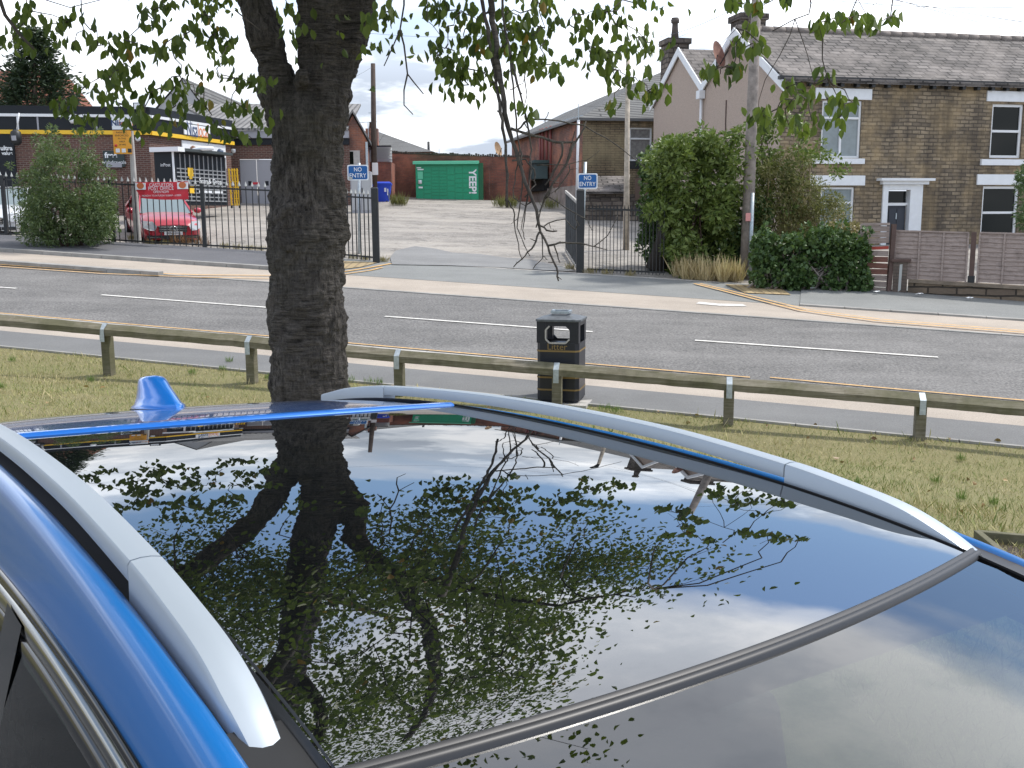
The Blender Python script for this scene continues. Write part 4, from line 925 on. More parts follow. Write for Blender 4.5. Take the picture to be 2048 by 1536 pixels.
# left poster bay + boards
r=FA.rect(-60,268,34,420); pb=build('poster_bay',MB().fbox(FA,r[0],r[1],r[2],zy0-.01,.01,.1),m_fascia,sh)
text('ultra',FA,FA.px(15,297)[0],FA.px(15,297)[1],.16,m_signw,pb,.11,bold=.008); text('value',FA,FA.px(16,306)[0],FA.px(15,307)[1],.13,m_signw,pb,.11,bold=.005)
r=FA.rect(208,302,250,334); ab=build('atm_board',MB().fbox(FA,*r,.01,.1),mat('dark teal board',(.015,.03,.03),.4),sh); text('free',FA,(r[0]+r[1])/2-.1,r[3]-.17,.2,m_signw,ab,.12,bold=.01); text('withdrawals',FA,(r[0]+r[1])/2,r[3]-.42,.13,m_signw,ab,.12)
r=FA.rect(214,326,245,335); build('plate',MB().fbox(FA,*r,.101,.13),m_lgrey,ab)
r=FA.rect(142,235,154,247); build('security_light',MB().lathe(FA.P((r[0]+r[1])/2,(r[2]+r[3])/2,.2),[(.08,-.12),(.14,0),(.08,.12)],10),m_signw,sh)
p=P(279,213,D-.2); fl=build('floodlight',MB().box((p.x-.2,p.y-.1,p.z-.13),(p.x+.2,p.y+.05,p.z+.13)),m_black,sh); build('lens',MB().box((p.x-.16,p.y-.11,p.z-.1),(p.x+.16,p.y-.101,p.z+.1)),m_signw,fl)
for px_,py_,D_ in ((276,278,D-.25),(467,302,D+6)):
    p=P(px_,py_,D_); c=build('security_camera',MB().lathe(p-Vector((0,0,.09)),[(.02,0),(.08,.03),(.1,.1),(.09,.17),(.04,.18)],10),m_signw,sh)
# hooded lamp hanging on white rod
p=P(32,275,37.6); hl=thing('hanging_lamp','black oval lamp hanging on a white rod in front of the fascia','lamp',tuple(p))
build('shade',MB().lathe(p-Vector((0,0,.28)),[(.08,0),(.18,.1),(.20,.3),(.17,.48),(.06,.56)],14),m_black,hl); build('lens',MB().box((p.x-.06,p.y-.22,p.z-.12),(p.x+.1,p.y-.2,p.z+.05)),m_lgrey,hl)
q=P(38,226,37.6); build('rod',MB().tube([p+Vector((.06,0,.27)),q],.03,6),m_upvc,hl)
# rear wing
D=45.5; FWg=Fr((P(461,330,D).x,D),(1,.05)); a1=FWg.px(700,330)[0]; z0=H(FWg.o.x,D)-1; z_a=FWg.px(500,290)[1]
ww=thing('rear_wing','brown brick rear wing with grey double doors and corrugated roof','building',(FWg.o.x,D,z0+1))
r=FWg.rect(480,318,548,412)
build('wall',wall(FWg,-.5,a1,z0,z_a,[(r[0],r[1],z0,r[3])],.15),m_brickb,ww)
build('fascia',MB().fbox(FWg,-.5,a1,z_a,FWg.px(500,277)[1],-.2,.1),m_fascia,ww); build('soffit',MB().fbox(FWg,-.5,a1,FWg.px(500,277)[1]+.002,FWg.px(500,262)[1],-.2,.25),m_lgrey,ww)
zr0=FWg.px(500,262)[1]; zr1=FWg.px(420,212,-6)[1]; al=FWg.px(322,216,-1)[0]
build('roof',MB().hexa([FWg.P(FWg.px(455,262)[0],zr0,.35),FWg.P(a1,zr0,.35),FWg.P(a1,zr1,-6),FWg.P(al-.5,zr1,-6),FWg.P(FWg.px(455,262)[0],zr0+.1,.35),FWg.P(a1,zr0+.1,.35),FWg.P(a1,zr1+.1,-6),FWg.P(al-.5,zr1+.1,-6)]),m_corr,ww)
for k in (0,1):
    a=r[0]+k*(r[1]-r[0])/2; d_=build('door',MB().fbox(FWg,a+.02,a+(r[1]-r[0])/2-.02,z0,r[3]-.03,-.1,-.05),m_lgrey,ww,bevel=.01)
    build('notice',MB().fbox(FWg,a+.35,a+.5,r[3]-1.15,r[3]-.95,-.049,-.045),m_fascia,d_)
build('red_notice',MB().fbox(FWg,(r[0]+r[1])/2-.2,(r[0]+r[1])/2+.1,r[3]-1.1,r[3]-1.0,-.045,-.04),m_redb,ww)
# black locker bank by shop
D=36.6; Xl=P(351,350,D).x; FK=Fr((Xl,D),Vector((.34,.94,0))); FE=Fr((P(310,350,D+.2).x,D+.17),(.81,-.24)); LK=FK.px(451,350)[0]; zt0=FK.px(351,302)[1]; zbk=FK.px(351,409)[1]
lk=thing('parcel_locker','black parcel locker bank with white framed poster end beside the shop','parcel locker',(Xl,D,zbk))
build('cabinet',MB().fbox(FK,0,LK,zbk,zt0,-.7,0),m_fascia,lk)
build('canopy',MB().fbox(FK,-.1,LK+.1,zt0+.001,zt0+.1,-.8,.3),mat('dark green grey canopy',(.05,.06,.06),.5),lk)
gm=MB(); K=11
for k in range(K+1):
    a=LK*k/K; gm.fbox(FK,a-.02,a+.02,zbk+.15,zt0-.08,.001,.03)
for k in range(9):
    z=zbk+.15+(zt0-zbk-.75)*k/8; gm.fbox(FK,0,LK,z-.02,z+.02,.002,.028)
build('door_frames',gm,mat('locker edging',(.30,.31,.32),.4),lk)
text('Scan & Drop',FK,LK*.66,zt0-1.0,.19,m_signw,lk,.05,bold=.0); build('small_print',MB().fbox(FK,LK*.42,LK*.68,zt0-1.42,zt0-1.34,.031,.045).fbox(FK,LK*.71,LK*.9,zt0-1.42,zt0-1.34,.031,.045),m_signw,lk)
build('yellow_badge',MB().fbox(FK,.65,.95,zt0-.85,zt0-.55,.031,.045).fbox(FK,.72,.88,zt0-.95,zt0-.85,.031,.045).fbox(FK,.65,.95,zt0-1.45,zt0-1.2,.031,.045),m_yband,lk)
r=FE.rect(311,304,351,400); ep=build('end_panel',MB().fbox(FE,r[0],r[1],r[2],r[3],-.1,.02),m_fascia,lk)
build('panel_frame',MB().fbox(FE,r[1]-.07,r[1],r[2],r[3],.021,.05).fbox(FE,r[0]-.05,r[1]+.3,r[3]+.001,r[3]+.16,-.2,.2),m_signw,ep)
text('inPost',FE,(r[0]+r[1])/2+.05,r[3]-.45,.12,m_signw,ep,.03); text('Instant',FE,(r[0]+r[1])/2+.05,r[3]-1.25,.17,m_signw,ep,.03,bold=.01)
aw=P(400,298,38); build('lamp_awning',MB().tube([P(372,303,37.5),P(400,297,37.6),P(427,297,37.7)],[.03,.09,.07],6),m_signw,lk)
# yellow roll cage
D=40.5; q=P(472,412,D); yc=thing('yellow_barrier','yellow folded metal trolley cage standing by the locker bank','trolley',(q.x,D,q.z)); x0,x1=P(463,400,D).x,P(479,400,D).x; zt_=P(470,337,D).z
mb=MB()
for x in (x0,x0+.12,x1-.1,x1): mb.bar((x,D,q.z),(x-.05,D,zt_),.045)
for k in range(7): z=q.z+(zt_-q.z)*(k+.3)/6.6; mb.bar((x0-.02,D,z),(x1,D,z),.03)
build('frame',mb,m_yband,yc)
for x in (x0,x1): build('castor',MB().tube([(x-.03,D,q.z-.03),(x+.03,D,q.z-.03)],.06,8),m_black,yc)

# houses behind shop
def gable_house(name,label,D,px0,px1,eave,peak,pxp,depth,wm,rm,zb=4):
    F=Fr((P(px0,300,D).x,D),(1,0)); a1=F.px(px1,300)[0]; zE=F.px(px0,eave)[1]; ap,zp=F.px(pxp,peak)
    o=thing(name,label,'house',(F.o.x,D,zE-zb)); mb=MB()
    mb.quad(F.P(0,zE-zb,0),F.P(a1,zE-zb,0),F.P(a1,zE,0),F.P(ap,zp,0),F.P(0,zE,0)); mb.quad(F.P(a1,zE-zb,0),F.P(a1,zE-zb,-depth),F.P(a1,zE,-depth),F.P(a1,zE,0)); mb.quad(F.P(0,zE-zb,-depth),F.P(0,zE-zb,0),F.P(0,zE,0),F.P(0,zE,-depth))
    build('wall',mb,wm,o)
    build('roof',MB().add([F.P(-.2,zE-.1,.1),F.P(ap,zp+.08,.1),F.P(ap,zp+.08,-depth),F.P(-.2,zE-.1,-depth)],[(0,1,2,3)]).add([F.P(a1+.2,zE-.1,.1),F.P(ap,zp+.08,.1),F.P(ap,zp+.08,-depth),F.P(a1+.2,zE-.1,-depth)],[(3,2,1,0)]),rm,o)
    return o,F
gable_house('rendered_house','pale grey rendered gable end rising behind the shop roof',56,322,410,215,158,366,12,m_render,m_tile)
o,F,rf=hipt('tiled_house','house with red tiled roof behind the conifer',62,(-260,136),210,(-250,126,143),5,m_redtile,m_brickr)

# ================================================================== PARKING SIGN POLE
g=G(276,489); Dp=g.y; tp_=P(262,262,Dp); ps=thing('parking_sign_pole','pale concrete pole carrying white and orange parking signs','sign',tuple(g))
build('column',MB().tube([g-Vector((0,0,.1)),tp_],[.115,.07],8,smooth=False),m_conc,ps)
Fq=Fr((P(225,270,Dp-.15).x,Dp-.15),(1,.05))
r=Fq.rect(224,234,264,259); s1=build('shop_board',MB().fbox(Fq,*r,0,.02),m_signw,ps); text('Nisa',Fq,r[0]+(r[1]-r[0])*.32,(r[2]+r[3])/2,.16,m_text_n,s1,.025,bold=.008); text('local',Fq,r[0]+(r[1]-r[0])*.72,(r[2]+r[3])/2,.16,m_text_o,s1,.025)
r=Fq.rect(227,261,263,308); s2=build('parking_board',MB().fbox(Fq,*r,0,.02),m_orange,ps); cx=(r[0]+r[1])/2
for i,(s_,h_) in enumerate((('PARKING',.055),('ENFORCED',.055),('IN THIS',.05),('AREA',.05),('24 HRS',.05))): text(s_,Fq,cx,r[3]-.06-i*.085,h_,m_black,s2,.025)
for i,c_ in enumerate((m_signw,m_signw,m_black)): a=r[0]+.06+i*.17; build('symbol',MB().fbox(Fq,a,a+.11,r[2]+.04,r[2]+.15,.021,.03),c_,s2)
build('symbol',MB().lathe(Fq.P(r[0]+.07,r[2]+.24,.03),[(.03,-.03),(.04,0),(.03,.03)],8),m_redb,s2)

# ================================================================== BANNER
bA=P(272,364,fB.y-.35); 
dfe=(fC-fA).normalized(); kA=(P(272,380,1)-CAM)
Ff=Fr((fA.x,fA.y),(dfe.x,dfe.y)); r=Ff.rect(272,364,377,399,.1)
bn=thing('vinyl_banner','red post office banner with white corner panels tied to the railings','banner',tuple(Ff.P(r[0],r[2],.1)))
rows=[]
for j in range(7):
    f=j/6; row=[]
    for i in range(25):
        u=i/24; ins=(.11*max(0,f-.45)/.55 if True else 0); sag=.05*math.sin(math.pi*u)*f
        a=r[0]+(r[1]-r[0])*(u+(ins*(.5-u)*1.6 if u<.5 else ins*(.5-u)*.3)); z=r[3]-(r[3]-r[2])*f+.05*f*(1-u)-sag*.6
        row.append(Ff.P(a,z,.10+.03*math.sin(u*19+f*5)*f))
    rows.append(row)
build('cloth',MB().grid(rows),m_redb,bn)
W_=r[1]-r[0]; H_=r[3]-r[2]
for f in (.0,.80):
    p=build('corner_panel',MB().fbox(Ff,r[0]+W_*f+.01,r[0]+W_*(f+.2),r[3]-H_*.42,r[3]-.02,.115,.135),m_signw,bn)
    cc=Ff.P(r[0]+W_*(f+.105),r[3]-H_*.2,.14)
    build('emblem',MB().add([cc+Ff.e*(.12*math.cos(t))+Vector((0,0,.09*math.sin(t))) for t in [math.pi*2*k/14 for k in range(14)]],[tuple(range(14))]),mat('orange emblem',(.6,.17,.06),.5),p)
for s_,f,h_,w_ in (('CASTLETON',.17,.095,.44),('POST OFFICE',.37,.105,.48),('OPEN NOW',.57,.075,.30),('MONDAY TO SATURDAY 8.00AM - 6.00PM',.78,.05,.74)):
    text(s_,Ff,r[0]+W_*.5,r[3]-H_*f,h_,m_signw,bn,.145,wid=W_*w_,bold=0)
# ================================================================== CARS BEHIND THE RAILINGS
def local_build(name,mb,m,root,Mx,bevel=0,parent=None,smooth=None):
    mb.v=[tuple(Mx@Vector(v)) for v in mb.v]; return build(name,mb,m,parent or root,bevel=bevel,smooth=smooth)
m_tyre=mat('tyre rubber',(.015,.015,.015),.8); m_chrome=mat('chrome',(.6,.6,.6),.15,1)
m_lamp=mat('headlamp glass',(.42,.44,.46),.12,coat=.6); m_scr=mat('windscreen glass',(.20,.25,.26),.08,ior=1.6)
def saloon(label,front,heading,paint,emblem=True):
    h=Vector((heading[0],heading[1],0)).normalized(); c=front-h*2.3
    zf=H(front.x,front.y); zr=H(*(front-h*4.4).to_2d()); slope=(zf-zr)/4.4*1.3-.02; zf-=.12
    f3=Vector((h.x,h.y,slope*.6)).normalized(); l3=Vector((-h.y,h.x,0)); u3=f3.cross(l3)
    Mx=Matrix(((f3.x,l3.x,u3.x,front.x-h.x*2.3),(f3.y,l3.y,u3.y,front.y-h.y*2.3),(f3.z,l3.z,u3.z,zf-slope*.6*2.3),(0,0,0,1)))
    o=thing('parked_car',label,'car',(front.x,front.y,zf))
    st_=[(-2.3,.62,.72,.35),(-2.22,.76,.88,.25),(-1.8,.85,.97,.2),(-1,.88,.94,.17),(0,.885,.93,.17),(.8,.885,.93,.17),(1.1,.88,.93,.17),(1.6,.865,.87,.17),(2.0,.83,.80,.18),(2.2,.76,.72,.2),(2.3,.60,.64,.24)]
    rows=[]
    for x,hw,zt,zb in st_:
        half=[(hw*.86,zb),(hw*.98,zb+.12),(hw,zb+(zt-zb)*.5),(hw*.985,zt-.12),(hw*.92,zt-.03),(hw*.6,zt+.02),(0,zt+.035)]
        rows.append([(x,y,z) for y,z in half]+[(x,-y,z) for y,z in half[::-1][1:]])
    mb=MB().grid(rows,True); mb.quad(*rows[0]); mb.quad(*rows[-1][::-1]); local_build('body',mb,paint,o,Mx)
    lo=[(-1.75,.80,.93),(1.05,.80,.92)]; 
    A=[(-1.8,.76,.94),(1.08,.78,.92),(.22,.60,1.40),(-.95,.58,1.42)]
    mb=MB(); L=[(x,y,z) for x,y,z in A]; Rr=[(x,-y,z) for x,y,z in A]
    mb.quad(L[2],L[3],Rr[3],Rr[2]); mid=[(-.35,.3,1.46),(-.35,-.3,1.46)]
    mb=MB().grid([[ (.22,y,1.40+.03*(1-(y/.6)**2)) for y in (-.6,-.3,0,.3,.6)],[(-.3,y,1.425+.03*(1-(y/.6)**2)) for y in (-.6,-.3,0,.3,.6)],[(-.95,y,1.40+.03*(1-(y/.6)**2)) for y in (-.58,-.3,0,.3,.58)]])
    mb.bar(L[1],L[2],.06,.06).bar(Rr[1],Rr[2],.06,.06).bar(L[0],L[3],.12,.06).bar(Rr[0],Rr[3],.12,.06).bar(L[2],L[3],.06).bar(Rr[2],Rr[3],.06); local_build('roof',mb,paint,o,Mx)
    local_build('windscreen',MB().grid([[(1.08+.10*(1-(y/.78)**2),y,.925) for y in (-.76,-.4,0,.4,.76)],[(.24,y*.77,1.41) for y in (-.76,-.4,0,.4,.76)]]),m_scr,o,Mx)
    local_build('rear_window',MB().quad((-1.8,-.76,.94),(-1.8,.76,.94),(-.95,.57,1.40),(-.95,-.57,1.40)),m_glassd,o,Mx)
    for sg in (1,-1): local_build('side_window',MB().quad((-1.75,.755*sg,.95),(1.0,.775*sg,.93),(.22,.598*sg,1.38),(-.95,.578*sg,1.38)),m_glassd,o,Mx)
    for sg in (1,-1):
        for x in (-1.35,1.42):
            w_=local_build('wheel',MB().tube([(x,sg*.70,.31),(x,sg*.89,.31)],.31,20,smooth=False),m_tyre,o,Mx); local_build('rim',MB().tube([(x,sg*.885,.31),(x,sg*.90,.31)],.2,12,smooth=False),m_lgrey,o,Mx,parent=w_)
        local_build('headlight',MB().add([(2.20,sg*.83,.58),(2.37,sg*.52,.50),(2.36,sg*.46,.63),(2.22,sg*.56,.76),(2.05,sg*.82,.77),(2.32,sg*.68,.51)],[(0,5,1,2,3,4) if sg>0 else (4,3,2,1,5,0)]),m_lamp,o,Mx)
        local_build('door_mirror',MB().lathe((.85,sg*1.0,.90),[(.05,0),(.12,.05),(.11,.14),(.04,.17)],8),paint,o,Mx)
        local_build('fog_grille',MB().box((2.22,sg*.35-.0,.27),(2.315,sg*.74,.36)),m_black,o,Mx); local_build('fog_strip',MB().box((2.3,sg*.40,.30),(2.33,sg*.70,.315)),m_chrome,o,Mx)
    gr=local_build('grille',MB().add([(2.335,-.42,.62),(2.335,.42,.62),(2.345,.36,.46),(2.35,0,.44),(2.345,-.36,.46)],[(0,1,2,3,4)][0:1]).box((2.28,-.4,.45),(2.33,.4,.62)),m_black,o,Mx)
    mb=MB()
    for z in (.475,.53,.585): mb.box((2.336,-.39,z),(2.36,.39,z+.022))
    mb.bar((2.345,-.44,.635),(2.345,.44,.635),.02); local_build('slats',mb,m_chrome,o,Mx,parent=gr)
    if emblem:
        mb=MB(); 
        for k in range(3):
            a=math.radians(90+120*k); mb.add([(2.375,.0,.535),(2.37,.025*math.cos(a+1.57),.535+.025*math.sin(a+1.57)),(2.37,.1*math.cos(a),.535+.1*math.sin(a)),(2.37,.025*math.cos(a-1.57),.535+.025*math.sin(a-1.57))],[(0,1,2,3)])
        pts=[(2.37,.105*math.cos(t),.535+.105*math.sin(t)) for t in [2*math.pi*k/18 for k in range(19)]]; mb.tube(pts,.012,6); local_build('emblem',mb,m_chrome,o,Mx,parent=gr)
    local_build('lower_intake',MB().box((2.25,-.33,.25),(2.31,.33,.36)),m_black,o,Mx)
    pl=local_build('number_plate',MB().box((2.32,-.26,.375),(2.35,.26,.435+.04)),m_signw,o,Mx); local_build('plate_text',MB().box((2.351,-.2,.40),(2.353,-.03,.455)).box((2.351,.03,.40),(2.353,.2,.455)),m_lgrey,o,Mx,parent=pl)
    return o
fc=G(350,491); fr=Vector((P(347,480,fc.y+.5).x,fc.y+.5,0))
saloon('red saloon car facing the road below the post office banner',fr,(.46,-.89),mat('red car paint',(.42,.012,.03),.3,coat=1.0))
fr=Vector((P(-18,480,fc.y+1.6).x,fc.y+1.6,0)); saloon('white car partly in view behind railings at the far left',fr,(.15,-.99),mat('white car paint',(.7,.72,.74),.3,coat=1.0),False)

# ================================================================== PLANTS
def np_mesh(name,V,nv,faces,m,parent=None):
    """V (N,nv,3) verts of N identical pieces, faces list of index tuples (quads)"""
    Nn=V.shape[0]; me=bpy.data.meshes.new(name); me.vertices.add(Nn*nv); 
    root=parent
    if parent is not None:
        while root.parent: root=root.parent
        V=V-np.array(ROOTLOC.get(root.name,(0,0,0)))
    me.vertices.foreach_set('co',V.reshape(-1).astype(np.float32))
    F=np.array(faces); nf=len(faces); k=F.shape[1]
    idx=(F[None]+(np.arange(Nn)*nv)[:,None,None]).reshape(-1)
    me.loops.add(Nn*nf*k); me.loops.foreach_set('vertex_index',idx.astype(np.int32))
    me.polygons.add(Nn*nf); me.polygons.foreach_set('loop_start',(np.arange(Nn*nf)*k).astype(np.int32))
    me.update(calc_edges=True); me.validate(); me.materials.append(m)
    o=bpy.data.objects.new(name,me); C.objects.link(o)
    if parent is not None: o.parent=parent
    return o
def leaves(name,pos,dirs,L,Wd,m,parent=None,fine=False,curl=.25):
    n=len(pos); pos=np.asarray(pos); dirs=np.asarray(dirs); dirs=dirs/np.linalg.norm(dirs,axis=1,keepdims=True)
    rnd=RNG.normal(size=(n,3)); side=np.cross(dirs,rnd); side/=np.linalg.norm(side,axis=1,keepdims=True); nrm=np.cross(dirs,side)
    L=(np.asarray(L)*RNG.uniform(.65,1.2,n))[:,None]; W_=L*Wd
    d=dirs*L; s=side*W_/2; u=nrm*W_*curl
    if fine:
        V=np.stack([pos,pos+d*.28+s*.85+u*.8,pos+d*.62+s*.95+u*.9,pos+d-nrm*L*.12,pos+d*.62-s*.95+u*.9,pos+d*.28-s*.85+u*.8],1)
        return np_mesh(name,V,6,[(0,1,2,3),(0,3,4,5)],m,parent)
    V=np.stack([pos,pos+d*.5+s+u,pos+d,pos+d*.5-s+u],1); return np_mesh(name,V,4,[(0,1,2,3)],m,parent)
def blobs(specs,D,dd=.6):
    """specs (px,py,rpx,n) -> leaf positions + outward dirs, clumps as ellipsoids at depth D"""
    ps=[];ds=[]
    for (x,y,r,n) in specs:
        Dk=D+RNG.uniform(-dd,dd); c=np.array(P(x,y,Dk)); R_=r*Dk/FPX
        v=RNG.normal(size=(n,3)); v/=np.linalg.norm(v,axis=1,keepdims=True); rad=RNG.uniform(.35,1,n)**.5
        ps.append(c+v*rad[:,None]*R_*RNG.uniform(.85,1.1,(n,1))); ds.append(v+np.array([0,0,-.25])+RNG.normal(size=(n,3))*.6)
    return np.concatenate(ps),np.concatenate(ds)
def plant(name,label,cat,D,pxb,specs,leaf,m,part='foliage',stems=8,wd=.5,dd=.6,stem_m=m_brown,sh=.5):
    b=GD(pxb,D); o=thing(name,label,cat,tuple(b)); p,d=blobs(specs,D,dd); leaves(part,p,d,leaf,wd,m,o)
    mb=MB()
    for k in range(stems):
        s_=specs[int(random.random()*len(specs))]; t=P(s_[0],s_[1],D); q=b+Vector((random.uniform(-sh,sh),random.uniform(-.3,.3),-.05)); mid=q.lerp(t,.5)+Vector((random.uniform(-.2,.2),0,.1)); mb.tube([q,mid,t],[.035,.02,.008],5)
    build('stem',mb,stem_m,o); return o
def scatter(x0,x1,y0,y1,n,r0,r1,k,shape=None):
    out=[]
    while len(out)<n:
        x=random.uniform(x0,x1); y=random.uniform(y0,y1)
        if shape and not shape(x,y): continue
        out.append((x,y,random.uniform(r0,r1),k))
    return out
# left feathery shrub
elp=lambda cx,cy,rx,ry: (lambda x,y: ((x-cx)/rx)**2+((y-cy)/ry)**2<1)
sp_=scatter(38,232,285,480,95,11,20,120,elp(132,392,98,100))+scatter(70,190,262,320,16,6,11,70)+[(105,255,5,40),(112,270,7,60),(60,350,10,60),(198,262,5,40),(20,330,6,40),(150,268,6,40)]
sp_+=scatter(50,222,380,484,110,12,20,130)
plant('shrub','feathery green shrub growing through the railings in front of the shop','shrub',28.6,130,sp_,.11,m_bushl,wd=.3,dd=.9,stems=14)
# conifer
def conifer():
    D=52; b=GD(72,D); t=P(70,55,D); o=thing('conifer','dark pointed conifer tree standing behind the shop','tree',tuple(b)); build('trunk',MB().tube([b,t],[.3,.03],8),m_brown,o)
    ps=[];ds=[]
    for k in range(520):
        f=random.random()**.8; c=P(72,58+f*175,D); R_=(6+f*85+ (12 if random.random()<.25 else 0))*D/FPX; a=random.uniform(0,2*math.pi); rr=R_*random.uniform(.35,1)
        q=np.array([c.x+rr*math.cos(a),c.y+rr*math.sin(a)*.8,c.z-.12*rr]); n=22
        ps.append(q+RNG.normal(size=(n,3))*np.array([.22,.22,.12])); ds.append(np.array([math.cos(a),math.sin(a),.1])+RNG.normal(size=(n,3))*.4)
    leaves('foliage',np.concatenate(ps),np.concatenate(ds),.28,.3,m_fir,o)
conifer()
# ivy-clad tree + bright shrub + others on the right
D=27.0
b=GD(1305,D)
iv=thing('ivy_tree','tree trunk smothered in dark ivy behind the thin railings','tree',tuple(b))
build('trunk',MB().tube([GD(1312,D),P(1330,470,D),P(1335,380,D),P(1345,310,D)],[.28,.2,.16,.08],10).tube([GD(1340,D),P(1330,480,D)],[.15,.12],8),m_bark0:=mat('dark trunk',(.05,.042,.035),.9,bump=.8,bscale=12),iv)
sp_=scatter(1284,1345,292,500,60,12,20,70)+scatter(1300,1480,480,545,34,12,22,70)+scatter(1350,1470,400,500,20,15,25,70); p,d=blobs(sp_,D+.6,.4); leaves('foliage',p,d,.12,.8,m_bushd,iv)
sp_=scatter(1300,1490,285,470,110,12,24,80,lambda x,y: elp(1385,375,100,98)(x,y))+scatter(1330,1440,280,330,16,10,18,70)+scatter(1400,1500,262,330,10,8,14,60)+[(1455,275,12,50),(1480,262,10,40),(1500,300,14,50)]+scatter(1335,1490,460,550,50,12,20,80)
plant('leafy_shrub','big bright green leafy shrub in front of the pink gable','shrub',26.4,1390,sp_,.17,m_bush,wd=.42,dd=.8,stems=10)
sp_=scatter(1500,1650,235,330,46,8,14,36)+scatter(1495,1600,320,470,40,10,16,50)+scatter(1560,1700,300,350,8,6,10,20)
plant('sapling','wispy yellow green sapling rising between pole and stone terrace','sapling',27.2,1560,sp_,.13,m_bush,wd=.5,dd=.6,stems=18,sh=1.4)
sp_=scatter(1505,1690,320,470,150,10,18,60,lambda x,y: y>330+max(0,(x-1600))*.9)+scatter(1530,1640,300,350,14,8,14,40)
sb_=plant('tall_shrub','tall olive and straw coloured shrub under the ground floor window','shrub',26.8,1590,sp_,.12,m_olive,wd=.22,dd=.6,stems=70,sh=1.3,stem_m=mat('straw stem',(.30,.24,.12),.8))
sp_=scatter(1512,1735,470,580,150,11,19,70,lambda x,y: y>468+max(0,(x-1660))*.35 and y<588)+scatter(1530,1735,452,500,30,5,14,40)+scatter(1500,1745,480,590,24,4,8,25)
D_h=G(1620,588).y
plant('ivy_hedge','dark green ivy hedge beside the patched garden gate','hedge',D_h+.75,1620,sp_,.11,m_bushd,wd=.85,dd=.35,stems=60,sh=1.6,stem_m=m_pole)
sp_=scatter(1640,1712,455,500,16,8,14,40); plant('yellowing_bush','yellowing leafy bush top above the ivy hedge','shrub',D_h+1.2,1680,sp_,.1,m_dry,wd=.6,dd=.2,stems=8)
sp_=scatter(1490,1530,400,555,40,12,20,60)+scatter(1440,1500,480,550,20,12,20,60); plant('dark_shrub','dark leafy undergrowth behind the foot of the telegraph pole','shrub',26.9,1500,sp_,.13,m_bushd,wd=.6,dd=.5,stems=10)
# conifer edge, far right
sp_=scatter(2036,2110,325,450,60,9,16,50); plant('cypress','dark green cypress foliage at the right edge of view','tree',30,2080,sp_,.16,m_bushd,wd=.25,dd=.8,stems=4)
# grasses
def tufts(name,label,specs,m,hgt,n,spread=None,kind='stuff'):
    ps=[];ds=[];Ls=[]
    for (x,y,w_) in specs:
        g=G(x,y); r=w_*g.y/FPX; k=n
        a=RNG.uniform(0,6.28,k); q=RNG.uniform(0,1,k)**.6*r
        X=g.x+q*np.cos(a); Y=g.y+q*np.sin(a)*.6; Z=np.array([H(a_,b_) for a_,b_ in zip(X,Y)])
        ps.append(np.stack([X,Y,Z],1)); ds.append(np.stack([RNG.normal(0,.28,k),RNG.normal(0,.28,k),np.ones(k)],1)); Ls.append(RNG.uniform(.5,1.1,k)*hgt)
    o=leaves(name,np.concatenate(ps),np.concatenate(ds),np.concatenate(Ls),.05,m,None,curl=.1)
    return tag(o,None,None,kind=kind)
tufts('dry_grass','',[(1360,556,14),(1375,560,12),(1395,561,14),(1412,563,16),(1430,562,14),(1462,563,14),(1475,565,12),(1385,557,16),(1445,566,10)],m_drygr,.62,120)
tufts('weeds','',[(300,489,10),(265,480,8),(450,497,12),(475,499,12),(500,500,12),(520,502,10),(540,503,8),(330,490,12),(768,525,8),(705,519,12),(730,521,12),(1180,548,14),(1215,550,14),(1260,553,12),(1140,540,10)],m_dry,.2,120)
tufts('weeds','',[(355,491,14),(375,492,12),(395,494,12),(412,494,8)],mat('rusty dock stem',(.20,.11,.05),.9),.42,50)
tufts('weeds','',[(1000,415,14),(1022,416,12),(1185,430,20),(790,412,10),(805,412,10),(1230,436,20),(1100,418,20)],m_olive,.6,140)
